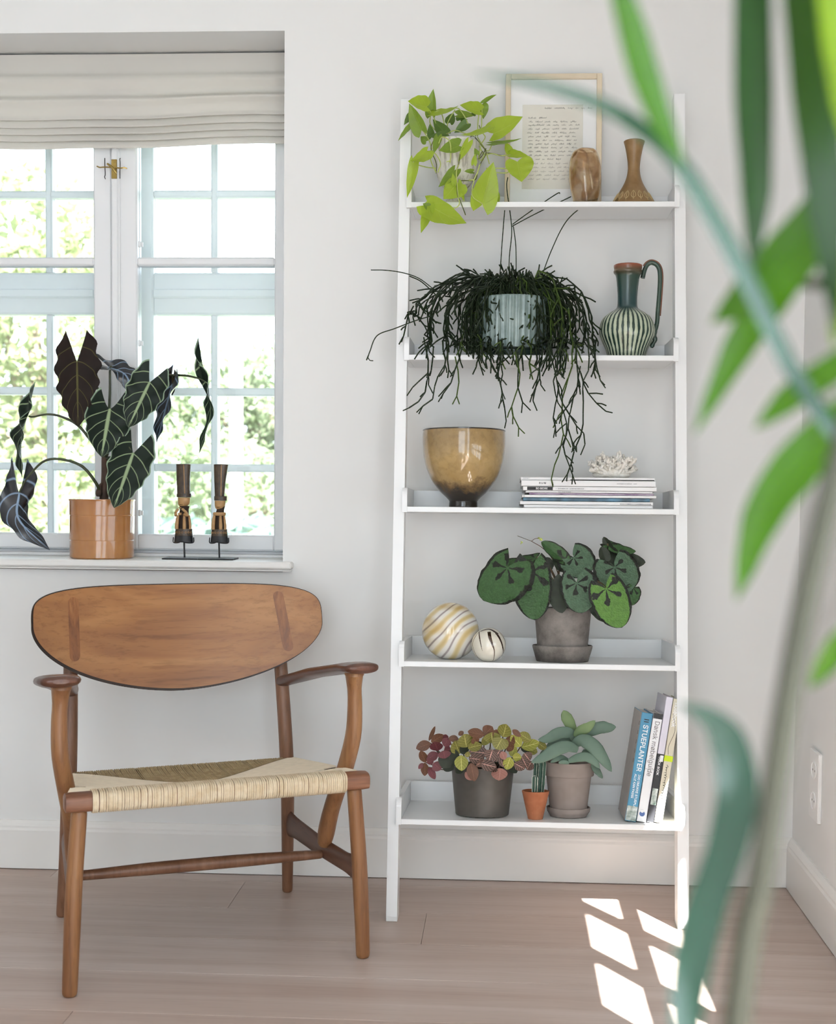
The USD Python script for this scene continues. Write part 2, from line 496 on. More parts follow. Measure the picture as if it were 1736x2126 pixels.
# cover strip over the meeting line
xa, xb = xof(231.5, IY0 - 0.012), xof(245, IY0 - 0.012)
strip = part("cover_strip", join(box(xa, xb, IY0 - 0.012, IY0 + 0.0, ZB + 0.004, ZT - 0.01, 0.003), box(xb - 0.002, xb + 0.004, IY0 - 0.006, IY0, ZB + 0.004, ZT - 0.01, 0.001)), "window_paint", win, smooth=False)
# outer sashes with glazing bars
oz = lambda p: zof(p, OY0)
ox = lambda p: xof(p, OY0)
zl = [oz(1112), oz(978), oz(962), oz(820), oz(804), oz(653), oz(566), oz(409), oz(394)]
XO = xof(232, OY0)
for side in ("r", "l"):
    if side == "r":
        gl, gr, va, vb, so, se = ox(318), WX1 - 0.03, ox(437), ox(450), XO + 0.004, WX1 - 0.001
    else:
        gl, gr, va, vb, so, se = XLL + 0.05, ox(198), ox(94), ox(108), XLL - 0.02, XO - 0.004
        gl = va - (ox(437) - ox(318))
    ps = [(so, gl, WZ0 + 0.02, ZT), (gr, se, WZ0 + 0.02, ZT), (gl - .001, gr + .001, WZ0 + 0.02, zl[0]), (gl - .001, gr + .001, zl[5], zl[6]), (gl - .001, gr + .001, ZT - 0.03, ZT)]
    if side == "l":
        ps[0] = (so, gl, WZ0 + 0.02, ZT)
    opath = part("sash", join(bars(ps, OY0, OY1, 0.005), box(gl, gr, OY0 - 0.008, OY0 + 0.004, (zl[5] + zl[6]) / 2 - 0.012, (zl[5] + zl[6]) / 2 + 0.012, 0.004)), "window_paint", win, smooth=False)
    for z0, z1 in ((zl[2], zl[1]), (zl[4], zl[3]), (zl[8], zl[7])):
        part("glazing_bar", box(gl - .001, gr + .001, OY0 + 0.006, OY1 - 0.004, min(z0, z1), max(z0, z1), 0.004), "window_paint", opath, smooth=False)
    for z0, z1 in ((zl[0], zl[5]), (zl[6], ZT - 0.03)):
        part("glazing_bar", box(va, vb, OY0 + 0.004, OY1 - 0.004, z0 - .001, z1 + .001, 0.004), "window_paint", opath, smooth=False)
    cols = [(gl, va), (vb, gr)]
    rws = [(zl[0], zl[1]), (zl[2], zl[3]), (zl[4], zl[5]), (zl[6], zl[7]), (zl[8], ZT - 0.03)]
    for a, b in cols:
        for z0, z1 in rws:
            part("pane", box(a, b, 0.316, 0.319, z0, z1, 0.0), "window_glass", opath, smooth=False)
# small hinges on the right casement
for py in (508, 713, 1065):
    q = at(291, py, IY0)
    part("hinge", join(rod([[q[0], IY0 - 0.004, q[2] - 0.008], [q[0], IY0 - 0.004, q[2] + 0.008]], 0.0035, 10), box(q[0] - .002, q[0] + .008, IY0 - 0.002, IY0 + .002, q[2] - .006, q[2] + .006, .0005)), "window_paint", casements["r"])
# brass turn catch on the strip
c0 = at(237.5, 350, IY0 - 0.013)


def cp(px, py, dy=0.0):
    return at(px, py, IY0 - 0.013 - dy)


e0, e1 = cp(231.5, 371), cp(242.8, 331)
catch = part("window_catch", box(e0[0], e1[0], IY0 - 0.0145, IY0 - 0.011, e0[2], e1[2], 0.0006), "brass", win, label="brass window catch")
part("screw", join(*[xf(lathe([(0, 0), (0.0032, 0), (0.0028, 0.0008), (0, 0.0012)], 12), rotx(PI / 2), cp(237, y, 0.0015)) for y in (335.5, 366)]), "brass", catch)
part("turn_handle", join(rod(spline([cp(222.5, 339.5, .012), cp(232, 347, .014), cp(242, 360, .012)], 10), [.0022, .0026, .0028, .003, .0034, .0036, .0038, .0038, .0034, .003], 10),
                         rod([cp(237, 350, 0), cp(236, 350, .014)], .004, 10)), "brass", catch)
part("cross_hook", join(rod(spline([cp(201, 345, .008), cp(207, 347.5, .01), cp(214, 347, .01), cp(224, 347, .01), cp(232, 348, .01), cp(243, 348.5, .01), cp(252, 349, .01), cp(258, 348, .009), cp(264, 350, .006)], 26), .0017, 8)), "brass", catch)
for pts in ([(217.5, 328), (217.8, 345), (218.5, 362), (217.2, 367), (219, 372)], [(250.5, 328.5), (248.8, 330.5), (249.5, 340), (249, 355), (249, 371)]):
    part("hook_wire", rod(spline([cp(x, y, .006) for x, y in pts], 20), .0011, 6), "dark_iron", catch)
# window board and the apron below it
zs = zof(1166, -0.03, 500)
part("window_board", join(box(WX0 - 0.02, at(605, 1180, -0.035)[0], -0.038, 0.20, zs - 0.018, zs, 0.004)), "trim_paint", win, smooth=False)
part("board_moulding", box(WX0 - 0.02, at(603, 1186, -0.028)[0], -0.030, -0.001, zs - 0.0235, zs - 0.0185, 0.0015), "trim_paint", win, smooth=False)
part("lower_rail", box(WX0, WX1, 0.150, 0.19, zs, zof(1149, .15), 0.002), "window_paint", win, smooth=False)

# ------------------------------------------------------------------ the side window (out of frame, lets the sun patch in)
sw = thing("window_2", None, None, kind="structure")
sx0, sx1 = XR + 0.058, XR + 0.078


def sbar(y0, y1, z0, z1):
    return box(sx0, sx1, y0, y1, z0, z1, 0.003)


ps = [sbar(SWY0, SWY1, SWZ0 - 0.001, 0.677), sbar(SWY0, SWY1, 0.852, 0.906), sbar(SWY0, SWY1, 1.12, 1.15), sbar(SWY0, SWY1, 1.42, 1.45), sbar(SWY0, SWY1, SWZ1 - .05, SWZ1)]
for y0, y1 in ((-0.905, SWY1), (-1.160, -1.090), (-1.465, -1.395), (-1.77, -1.70), (-2.075, -2.005), (SWY0, SWY0 + .07)):
    ps.append(sbar(y0, y1, SWZ0, SWZ1))
part("casement", join(*ps), "window_paint", sw, smooth=False)
plain("blind_cloth_side", "#d8d4ca", rough=0.9)
part("roller_blind", box(XR + 0.03, XR + 0.034, SWY0, SWY1, 0.995, SWZ1, 0.0005), "blind_cloth_side", sw, smooth=False)
# ------------------------------------------------------------------ the leaning ladder shelf
LXL, LXR = -0.2515, 0.4145           # outer faces of the rails
RAILW = 0.0245
LY0, LSLOPE = -0.336, 0.121        # front line of the rails: y = LY0 + LSLOPE z
ladder = thing("ladder_shelf", "white painted ladder shelf with five trays leaning on the wall", "shelf", (0.08, -0.17, 0))


def rail(x0, x1, top):
    d = 0.052
    pts = [(LY0 + LSLOPE * 0.0 + 0.004, 0.0), (LY0 + d, 0.0), (LY0 + LSLOPE * top + d - 0.012, top - 0.004), (LY0 + LSLOPE * top, top), (LY0 + 0.012 * LSLOPE - 0.0, 0.012)]
    v, f = extrude(Polygon(pts).buffer(-0.002).buffer(0.002), x1 - x0)
    v = np.stack([x0 + v[:, 2], v[:, 0], v[:, 1]], 1)
    return v, f


part("rail", rail(LXL, LXL + RAILW, 1.861), "shelf_paint", ladder, world=True, smooth=False)
rv, rf = rail(LXR - RAILW, LXR, 1.869)
rv[:, 0] -= 0.014 * rv[:, 2] / 1.869
part("rail", (rv, rf), "shelf_paint", ladder, world=True, smooth=False)
SHELF = {}
BT, ST = 0.0125, 0.0115             # thickness of boards and sides
for k, (py, tilt, xl, xr, gh) in enumerate(((430.0, 0.0, 844, 1411, 0.040), (748.5, 0.0, 838.8, 1409, 0.042), (1066.0, 1.6, 834.5, 1410, 0.043), (1389.0, 3.6, 828, 1413, 0.045), (1719.0, 5.5, 822, 1423, 0.047))):
    z = 1.0
    for _ in range(30):
        y = LY0 + LSLOPE * z - 0.013
        z = at(1120, py, y)[2]
    xl, xr = at(xl, py, y)[0], at(xr, py, y)[0]
    depth = -0.022 - y
    a = math.radians(-tilt)
    R = rotx(a)
    o = np.array([0, y, z])                       # front bottom edge
    SHELF[k] = (o, R, depth)
    sh = part("tray", xf(box(xl + ST - 0.0006, xr - ST + 0.0006, 0.0, depth - 0.0005, 0.0004, BT, 0.001), R, o), "shelf_paint", ladder, world=True, smooth=False)
    r = 0.020
    prof = Polygon([(0, 0), (depth, 0), (depth, BT + gh), (r, BT + gh)] + [(r - r * math.sin(t), BT + gh - r + r * math.cos(t)) for t in np.linspace(0.15, PI / 2, 8)])
    for x0 in (xl, xr - ST):
        v, f = extrude(prof, ST)
        part("tray_side", xf((np.stack([x0 + v[:, 2], v[:, 0], v[:, 1]], 1), f), R, o), "shelf_paint", sh, world=True, smooth=False)
    part("tray_back", xf(box(xl + ST - 0.0004, xr - ST + 0.0004, depth - 0.011, depth - 0.0007, BT - 0.001, BT + gh - 0.0003, 0.001), R, o), "shelf_paint", sh, world=True, smooth=False)


def stand(k, px, py=None, back=0.06):
    """Base point and tilt for a thing that stands on tray k, its centre `back` metres behind the front edge, at pixel column px."""
    o, R, d = SHELF[k]
    p = o + R @ np.array([0, back, BT])
    x = at(px, 1000 if py is None else py, p[1])[0]
    return np.array([x, p[1], p[2] + 0.0003]), R
# ------------------------------------------------------------------ the lounge chair
wood("teak_back", "#835634", "#9a6a3f", "#aa7b4c", axis=0, broad=16, fine=120, rough=0.36)
wood("teak_leg", "#7a5031", "#8d623e", "#9f764e", axis=2, broad=26, fine=150, rough=0.4)
wood("walnut_leg", "#674531", "#76523c", "#85614a", axis=2, broad=26, fine=150, rough=0.42)
wood("walnut_arm", "#4a2c21", "#5d3b2d", "#6d4838", axis=1, broad=20, fine=140, rough=0.3)
wood("walnut_rail", "#503224", "#63402f", "#744f3c", axis=1, broad=20, fine=140, rough=0.45)
wood("rail_block", "#6b4430", "#835840", "#946a50", axis=0, broad=60, fine=160, rough=0.42)
wood("walnut_inlay", "#74482b", "#86552f", "#98663c", axis=2, broad=60, fine=160, rough=0.36)
plain("ply_edge", "#26170f", rough=0.5)
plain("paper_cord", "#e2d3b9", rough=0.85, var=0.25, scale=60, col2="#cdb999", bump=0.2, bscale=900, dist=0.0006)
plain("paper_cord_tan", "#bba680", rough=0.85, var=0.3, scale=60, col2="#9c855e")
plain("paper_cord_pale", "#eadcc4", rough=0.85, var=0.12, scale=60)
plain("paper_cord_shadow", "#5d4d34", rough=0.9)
CH0 = np.array([-0.5415, -0.676, 0.0])
_u = unit([0.908, 0.42, 0]); CHR = np.stack([_u, [-_u[1], _u[0], 0], [0, 0, 1]], 1)
chair = thing("lounge_chair", "low teak lounge chair with broad curved backrest, paddle arms and woven cord seat", "chair", CH0, CHR)
for s in (-1, 1):
    p = np.array([[0.290 * s, 0, 0], [0.286 * s, 0.0, 0.10], [0.280 * s, 0.003, 0.22], [0.270 * s, 0.005, 0.352]])
    part("front_leg", rod(spline(p, 16), np.interp(np.linspace(0, 1, 16), [0, 0.5, 1], [0.0142, 0.0160, 0.0150]), 20), "teak_leg", chair, smooth=50)
for s in (-1, 1):
    p = np.array([[0.259 * s, 0.474, 0], [0.253 * s, 0.452, 0.12], [0.248 * s, 0.436, 0.26], [0.244 * s, 0.436, 0.36], [0.240 * s, 0.452, 0.48], [0.237 * s, 0.478, 0.60], [0.235 * s, 0.503, 0.70]])
    part("rear_leg", rod(spline(p, 26), np.interp(np.linspace(0, 1, 26), [0, 0.4, 0.75, 1], [0.0125, 0.0165, 0.0155, 0.011]), 18), "walnut_leg", chair, smooth=50)
# seat rails
fr = Polygon([(-0.30, 0.0), (0.30, 0.0), (0.30, 0.046), (-0.30, 0.046)]).buffer(-0.012).buffer(0.012)
pts = []
for x, w in ((-0.2985, 0.7), (-0.296, 0.95), (-0.285, 1.0), (0.285, 1.0), (0.296, 0.95), (0.2985, 0.7)):
    for t in np.linspace(0, 2 * PI, 20, endpoint=False):
        cy, cz = math.copysign(abs(math.cos(t)) ** 0.6, math.cos(t)), math.copysign(abs(math.sin(t)) ** 0.6, math.sin(t))
        pts.append((x, 0.003 + 0.023 * w * cy, 0.3665 + 0.0175 * (1 if w == 1 else w) * cz))
part("front_rail", hull(pts), "rail_block", chair, smooth=40)
part("back_rail", rod([[-0.25, 0.424, 0.317], [0.25, 0.424, 0.317]], 0.012, 14), "walnut_rail", chair)
for s in (-1, 1):
    part("side_rail", rod([[0.272 * s, 0.02, 0.362], [0.268 * s, 0.14, 0.350], [0.255 * s, 0.41, 0.316]], 0.0125, 12), "walnut_rail", chair)
# cord: rings round the front rail, then the woven field
rnd = np.random.default_rng(3)


def squircle(t, ry, rz):
    c, s_ = np.cos(t), np.sin(t)
    return np.sign(c) * np.abs(c) ** 0.62 * ry, np.sign(s_) * np.abs(s_) ** 0.62 * rz


ms = []
ang = np.linspace(0, 2 * PI, 19)
for x in np.arange(-0.2475, 0.2495, 0.00425):
    yy, zz = squircle(ang, 0.0253, 0.0195)
    j = rnd.normal(0, 0.00025, 3)
    ms.append(tube(np.stack([np.full(19, x + j[0]) + 0.0006 * np.sin(ang + j[1] * 900), 0.003 + yy, 0.3665 + zz], 1), 0.00195 + abs(j[2]) * 0.4, 5, cap=False))
part("cord_wrap", join(*ms), "paper_cord", chair, smooth=60, kind="stuff", label="paper cord wound side by side round the front rail")


def seat_z(x, y):
    """Height of the woven field: high at the front, low and slightly hollow towards the back."""
    t = np.clip((y - 0.0) / 0.424, 0, 1)
    edge = 0.385 + (0.331 - 0.385) * t
    hollow = 0.022 * (1 - (np.abs(x) / 0.27) ** 2).clip(0) * np.sin(PI * t) ** 0.8
    return edge - hollow


ms = []
n_s = 96
side_x = lambda y: 0.272 + (0.252 - 0.272) * y / 0.424
for k in range(n_s):                                  # cords from the side rails to the diagonals
    y = 0.020 + (0.424 - 0.020) * (k + 0.5) / n_s
    t = min((y - 0.0) / 0.200, (0.436 - y) / 0.226)
    xi = max(0.262 * (1 - t), 0.004)
    for s in (-1, 1):
        x = np.linspace(side_x(y) + 0.010, xi, 7)
        P = np.stack([s * x, np.full(7, y), seat_z(x, y) - 0.001], 1)
        P = np.vstack([[s * (side_x(y) + 0.0165), y, seat_z(side_x(y), y) - 0.014], P]) if not 0.105 < y < 0.145 else P + [-0.0 * s, 0, 0]
        if 0.105 < y < 0.145:
            P = P[P[:, 0] * s < 0.245]
        ms.append(tube(P, 0.0023, 5, cap=False))
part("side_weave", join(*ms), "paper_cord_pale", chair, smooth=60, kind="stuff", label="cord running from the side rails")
ms = []
for x in np.arange(-0.236, 0.238, 0.0043):            # cords from the back and front rails
    j = rnd.normal(0, 0.0005)
    a = abs(x) / 0.262
    yb, yf = 0.436 - 0.226 * (1 - a), 0.200 * (1 - a)
    y = np.linspace(0.424, max(yb, 0.21), 6)
    P = np.stack([np.full(6, x) + np.linspace(j, 0, 6) - 0.0 * y, y, seat_z(x, y) + 0.0008], 1)
    P = np.vstack([[x + j, 0.437, 0.318], [x + j, 0.432, 0.328], P])
    ms.append(tube(P, 0.00185 if rnd.random() > 0.08 else 0.0012, 5, cap=False))
    y = np.linspace(0.014, max(yf, 0.016), 5)
    ms.append(tube(np.stack([np.full(5, x), y, seat_z(x, y) + 0.0008], 1), 0.0019, 5, cap=False))
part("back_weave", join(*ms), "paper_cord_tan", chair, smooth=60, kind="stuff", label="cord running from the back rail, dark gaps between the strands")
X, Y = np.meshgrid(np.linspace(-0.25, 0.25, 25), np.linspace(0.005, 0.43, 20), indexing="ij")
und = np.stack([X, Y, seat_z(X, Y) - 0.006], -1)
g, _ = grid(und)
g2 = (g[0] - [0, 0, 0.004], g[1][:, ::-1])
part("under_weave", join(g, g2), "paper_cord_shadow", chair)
# curved arm posts, from the side stretcher past the seat up to the arms
for s in (-1, 1):
    P = np.array([[0.260, 0.180, 0.186], [0.262, 0.172, 0.215], [0.266, 0.155, 0.262], [0.272, 0.132, 0.310], [0.284, 0.108, 0.370], [0.296, 0.092, 0.440], [0.298, 0.088, 0.500], [0.296, 0.086, 0.545], [0.294, 0.082, 0.583]])
    P[:, 0] *= s
    Q = spline(P, 30); u = np.linspace(0, 1, 30)
    wy = np.interp(u, [0, 0.12, 0.28, 0.5, 0.62, 0.78, 0.88, 0.95, 1], [0.014, 0.021, 0.016, 0.019, 0.021, 0.0155, 0.016, 0.022, 0.025])
    wx = np.interp(u, [0, 0.15, 0.6, 0.85, 1], [0.0125, 0.0165, 0.0150, 0.0130, 0.018])
    part("arm_post", rod(Q, np.ones(30), 20, end=0.012, sx=wx * 1.12, sy=wy, side=[1, 0, 0]), "teak_leg", chair, smooth=50)
# arms: broad paddles that narrow into the rear legs
for s in (-1, 1):
    yv = np.array([0.034, 0.037, 0.045, 0.065, 0.10, 0.15, 0.22, 0.30, 0.37, 0.42, 0.452])
    inn = np.array([0.286, 0.270, 0.263, 0.259, 0.257, 0.255, 0.250, 0.243, 0.234, 0.226, 0.224])
    out = np.array([0.312, 0.326, 0.335, 0.341, 0.344, 0.341, 0.329, 0.310, 0.286, 0.266, 0.254])
    zc = np.interp(yv, [0.034, 0.10, 0.30, 0.452], [0.590, 0.585, 0.548, 0.508])
    th = np.interp(yv, [0.034, 0.045, 0.10, 0.30, 0.452], [0.005, 0.0125, 0.0125, 0.013, 0.014])
    uu = np.linspace(0, 1, 44)
    k_ = np.linspace(0, len(yv) - 1, 44)
    y_, i_, o_, z_, t_ = (np.interp(k_, range(len(yv)), a) for a in (yv, inn, out, zc, th))
    a = np.linspace(0, 2 * PI, 24, endpoint=False)
    c, sn = np.cos(a), np.sin(a)
    cx = np.sign(c) * np.abs(c) ** 0.8; cz = np.sign(sn) * np.abs(sn) ** 0.75
    v = np.stack([np.stack([s * ((i_[k] + o_[k]) / 2 + (o_[k] - i_[k]) / 2 * cx), np.full(24, y_[k]), z_[k] + t_[k] * cz * np.where(cz < 0, 1.0, 0.8)], 1) for k in range(44)])
    vv = v.reshape(-1, 3); ff = []
    b = np.arange(24); d = (b + 1) % 24
    for k in range(43):
        q = np.stack([k * 24 + b, k * 24 + d, (k + 1) * 24 + d, (k + 1) * 24 + b], 1); ff += [q[:, [0, 1, 2]], q[:, [0, 2, 3]]]
    n0 = len(vv); vv = np.vstack([vv, v[0].mean(0), v[-1].mean(0)])
    ff += [np.stack([d, b, np.full(24, n0)], 1), np.stack([43 * 24 + b, 43 * 24 + d, np.full(24, n0 + 1)], 1)]
    t = trimesh.Trimesh(vv, np.vstack(ff), process=False); t.fix_normals()
    part("armrest", (np.array(t.vertices), np.array(t.faces)), "walnut_arm", chair, smooth=45)
# side stretchers, swelling into the legs, and the cross stretcher
for s in (-1, 1):
    y = np.linspace(0.006, 0.452, 30); u = np.linspace(0, 1, 30)
    z = np.interp(u, [0, 0.5, 1], [0.180, 0.172, 0.174])
    hz = np.interp(u, [0, 0.05, 0.15, 0.5, 0.85, 0.95, 1], [0.034, 0.027, 0.0215, 0.0225, 0.0255, 0.030, 0.036])
    x = s * np.interp(u, [0, 1], [0.283, 0.252])
    part("side_stretcher", tube(np.stack([x, y, z], 1), np.ones(30), 16, sx=0.0095, sy=hz, side=[1, 0, 0]), "walnut_rail", chair, smooth=50)
part("cross_stretcher", rod(spline([[-0.270, 0.200, 0.168], [-0.1, 0.200, 0.168], [0.1, 0.200, 0.166], [0.262, 0.200, 0.163]], 14), np.interp(np.linspace(0, 1, 14), [0, 0.35, 0.65, 1], [0.0095, 0.0135, 0.0135, 0.0095]), 16), "walnut_leg", chair)
# backrest: a D-shaped shell of moulded plywood, bowed and raked
out = []
for t in np.linspace(0, 2 * PI, 160, endpoint=False):
    c, s_ = math.cos(t), math.sin(t)
    if s_ >= 0:
        e = 2.0 / 4.6
        x = 0.324 * math.copysign(abs(c) ** e, c); z = 0.649 + 0.087 * abs(s_) ** e
    else:
        x = 0.324 * math.copysign(abs(c) ** 1.1, c); z = 0.649 - 0.152 * abs(s_) ** 1.1
    out.append((x, z + 0.0))
shape = Polygon(out)


def shell(poly, front, thick, cell=0.012):
    """A bowed, raked panel cut to an outline in (x, z): front face offset, thickness."""
    m = trimesh.creation.extrude_polygon(poly, thick, engine="earcut")
    mm = m3.Manifold(m3.Mesh(np.asarray(m.vertices, np.float32), np.asarray(m.faces, np.uint32))).refine_to_length(cell).to_mesh()
    v, f = np.array(mm.vert_properties[:, :3], float), np.array(mm.tri_verts)
    x, z, d = v[:, 0], v[:, 1], v[:, 2]
    y = 0.486 - 0.72 * x ** 2 + 0.24 * (z - 0.60) - front - d
    return np.stack([x, y, z], 1), f


from shapely import affinity
face = shape.buffer(-0.0016, join_style=1).intersection(affinity.translate(shape, 0.0042, 0.0052))
part("backrest", shell(face, 0.0, 0.0115), "teak_back", chair, smooth=40)
part("ply_edge", shell(shape.difference(face.buffer(-0.0006)), -0.0016, 0.0112), "ply_edge", chair, smooth=40)
for x, x2, z0, z1 in ((-0.232, -0.232, 0.587, 0.702), (0.246, 0.231, 0.592, 0.706)):
    from shapely.geometry import LineString
    part("leg_inlay", shell(LineString([(x, z0), (x2, z1)]).buffer(0.0115, quad_segs=8), 0.0113, 0.0007, 0.006), "walnut_inlay", chair, smooth=40)
# ------------------------------------------------------------------ roman blind
mat("linen", {"tc": ("texture_coordinate", {}), "n": ("noise_texture", {"scale": 700.0, "detail": 2.0}), "b": ("bump", {"strength": 0.25, "distance": 0.0006}),
              "d": ("diffuse_bsdf", {"color": lin("#e3e0d9")}), "t": ("translucent_bsdf", {"color": lin("#d8d3c8")}), "m": ("mix_closure", {"fac": 0.22})},
    [("tc.object", "n.vector"), ("n.fac", "b.height"), ("b.normal", "d.normal"), ("d.BSDF", "m.closure1"), ("t.BSDF", "m.closure2")], "m.closure")
BY = 0.135
bz = lambda p: at(300, p, BY)[2]
blind = thing("roman_blind", "off-white linen roman blind gathered in folds at the window top", "blind", (-1.2, BY, bz(112)))
bx = np.linspace(WX0 + 0.004, WX1 - 0.004, 90)
prof = [(112, 0.0, 0), (122, 0.0015, 0), (136, 0.001, 0), (150, -0.002, 0.1), (160, -0.011, 0.2), (170, -0.013, 0.3), (184, -0.005, 0.4), (195, -0.006, 0.5), (204, -0.020, 0.6), (209, -0.022, 0.7), (220, -0.013, 0.8), (234, -0.010, 1), (243, -0.0135, 1), (243.6, -0.008, 1),
        (241, -0.003, 1), (246, -0.0035, 1), (254, -0.0065, 1), (258, -0.0075, 1), (258.6, -0.003, 1), (256, 0.0015, 1), (262, 0.001, 1), (268, -0.002, 1), (271.5, -0.003, 1), (272, 0.001, 1),
        (269, 0.006, 1), (274, 0.005, 1), (281, 0.002, 1), (284.5, 0.001, 1), (285, 0.005, 1), (282, 0.010, 1), (287, 0.0095, 1), (294, 0.008, 1), (299, 0.0085, 1)]
pr = spline(np.array(prof), 260)
xc = at(110, 250, BY)[0]
sag = 0.0085 * (1 - ((bx - xc) / 0.45) ** 2).clip(-0.35, 1) + 0.0012 * np.sin(bx * 19)
P = np.zeros((len(pr), len(bx), 3))
for i, (pp, off, w) in enumerate(pr):
    P[i, :, 0] = bx
    P[i, :, 1] = BY + off * (1 + 0.25 * np.sin(bx * 7 + pp * 0.03)) + 0.0015 * np.sin(bx * 11 + pp * 0.05)
    P[i, :, 2] = bz(pp) - sag * w
g, _ = grid(P)
bk = P.copy(); bk[:, :, 1] += 0.0014
g2, _ = grid(bk)
part("cloth", join(g, (g2[0], g2[1][:, ::-1])), "linen", blind, world=True, smooth=60)
part("head_rail", box(WX0 + 0.003, WX1 - 0.003, BY + 0.004, BY + 0.03, bz(112) - 0.02, WZ1 - 0.004, 0.002), "linen", blind, world=True)

# ------------------------------------------------------------------ garden
def leafy(name, col, trans, rough=0.45):
    c, t = lin(col), lin(trans)
    mat(name, {"gi": ("geometry", {}), "r": ("rgb_ramp", {"ramp": [(0.0, tuple(x * 0.6 for x in c)), (0.6, c), (1.0, tuple(min(1, x * 1.6) for x in c))]}),
               "p": ("principled_bsdf", {"roughness": rough}), "t": ("translucent_bsdf", {"color": t}), "m": ("mix_closure", {"fac": 0.35})},
        [("gi.random_per_island", "r.fac"), ("r.color", "p.base_color"), ("p.BSDF", "m.closure1"), ("t.BSDF", "m.closure2")], "m.closure")


leafy("garden_leaf_lime", "#9ea880", "#b9c290")
leafy("garden_leaf_mid", "#93a082", "#aeb894")
leafy("garden_leaf_blue", "#8ba39a", "#9fb4a6")
plain("garden_bark", "#8a7a68", rough=0.9, var=0.5, scale=12, stretch=(1, 1, 0.2), bump=0.4, bscale=20)
plain("garden_birch", "#efece6", rough=0.7, var=0.15, scale=5)
plain("lawn_green", "#858f70", rough=0.9, var=0.4, scale=6)


def leaf_cloud(centres, radii, n, size, rng, elong=1.9, droop=0.3):
    """n separate kite-shaped leaves scattered over ellipsoids, each folded a little along its middle."""
    centres, radii = np.asarray(centres, float), np.asarray(radii, float)
    w = radii.prod(1) ** (2 / 3); k = rng.choice(len(centres), n, p=w / w.sum())
    d = rng.normal(size=(n, 3)); d /= np.linalg.norm(d, axis=1, keepdims=True)
    c = centres[k] + d * radii[k] * rng.uniform(0.45, 1.0, (n, 1)) ** 0.6
    a = rng.normal(size=(n, 3)) - [0, 0, droop]; a /= np.linalg.norm(a, axis=1, keepdims=True)
    b = np.cross(a, rng.normal(size=(n, 3))); b /= np.linalg.norm(b, axis=1, keepdims=True); m = np.cross(a, b)
    s = size * rng.uniform(0.6, 1.3, (n, 1))
    p0, p1 = c - a * s * 0.5 * elong, c + a * s * 0.5 * elong
    q = c + m * s * 0.12
    v = np.stack([p0, c + b * s * 0.45 - a * s * 0.05, p1, c - b * s * 0.45 - a * s * 0.05, q], 1).reshape(-1, 3)
    i = np.arange(n)[:, None] * 5
    f = np.vstack([i + [0, 1, 4], i + [1, 2, 4], i + [2, 3, 4], i + [3, 0, 4]])
    return v, f


single("lawn", box(-30, 12, 0.9, 40, -0.5, -0.35), "lawn_green", None, None, kind="structure", smooth=False)


def tree(name, label, x, y, h, blobs, n, size, leaf, seed, bark="garden_bark", r=0.1, group=None):
    rng = np.random.default_rng(seed)
    t = thing(name, label, "tree" if "tree" in name else "shrub", (x, y, -0.35), group=group)
    c = [(x + b[0], y + b[1], b[2]) for b in blobs]
    part("crown" if "tree" in name else "foliage", leaf_cloud(c, [b[3:6] for b in blobs], n, size, rng), leaf, t, world=True, smooth=False, kind="stuff")
    tr = [tube(spline([[x, y, -0.35], [x + 0.05, y, h * 0.4], [x - 0.03, y, h * 0.8]], 12), np.linspace(r, r * 0.55, 12), 10)]
    for q in c[:5]:
        tr.append(tube(spline([[x, y, h * 0.35], [(x + q[0]) / 2, y, (h * 0.4 + q[2]) / 2 + 0.05], list(q)], 8), np.linspace(r * 0.5, r * 0.12, 8), 7))
    part("trunk" if "tree" in name else "stem", join(*tr), bark, t, world=True, smooth=50)
    return t


# what the panes show: px column -> x at the tree's depth
gx = lambda px, y: at(px, 700, y)[0]
gz = lambda py, y: at(200, py, y)[2]
y = 8.0
tree("leafy_tree", "tall lime green garden tree filling the left panes", gx(70, y), y, 3.4, [(-.9, 0, 1.6, .9, .7, 1.0), (.25, 0, 2.5, .8, .6, .75), (-.5, .3, 3.2, 1.1, .7, .8), (.5, -.2, 1.3, .6, .5, .7), (-.2, -.3, .7, .9, .6, .6), (-1.6, 0, 2.4, .8, .7, 1.2)], 9000, 0.075, "garden_leaf_lime", 5)
y = 9.0
tree("leafy_tree", "bright garden tree behind the middle panes with its trunk low at the right pane edge", gx(530, y), y, 2.4, [(-.35, 0, 1.7, .55, .5, .65), (.25, 0, 1.9, .5, .5, .55), (-.9, .3, 1.1, .8, .6, .8), (.6, .2, 1.2, .7, .5, .9), (-.1, -.2, 1.1, .45, .4, .4)], 7000, 0.06, "garden_leaf_mid", 6, r=0.13)
y = 4.2
tree("laurel_shrub", "broad-leaved pale green shrub behind the figures on the sill", gx(455, y), y, 0.9, [(-.2, 0, .45, .42, .3, .36), (.25, 0, .42, .35, .3, .36), (.05, .1, .62, .35, .25, .22), (-.3, .05, .3, .25, .25, .4)], 800, 0.085, "garden_leaf_blue", 7, r=0.02)
tree("garden_shrub", "small-leaved garden shrub behind the ochre pot", gx(90, y), y, 0.9, [(-.35, 0, .5, .45, .3, .42), (.12, 0, .45, .28, .3, .38), (-.1, .1, .75, .35, .25, .3), (-.9, 0, .6, .4, .3, .5)], 2600, 0.045, "garden_leaf_lime", 8, r=0.02)
y = 6.5
tree("garden_shrub", "loose mid green garden shrub behind the right casement", gx(390, y), y, 1.0, [(-.1, 0, .9, .5, .4, .55), (.5, .1, .75, .5, .4, .6), (-.5, 0, .6, .4, .3, .5)], 3200, 0.055, "garden_leaf_mid", 9, r=0.03)
post = rod(spline([[gx(492, 5.5), 5.5, -0.35], [gx(491, 5.5), 5.5, 0.8], [gx(489, 5.5), 5.5, gz(655, 5.5)]], 8), 0.045, 12)
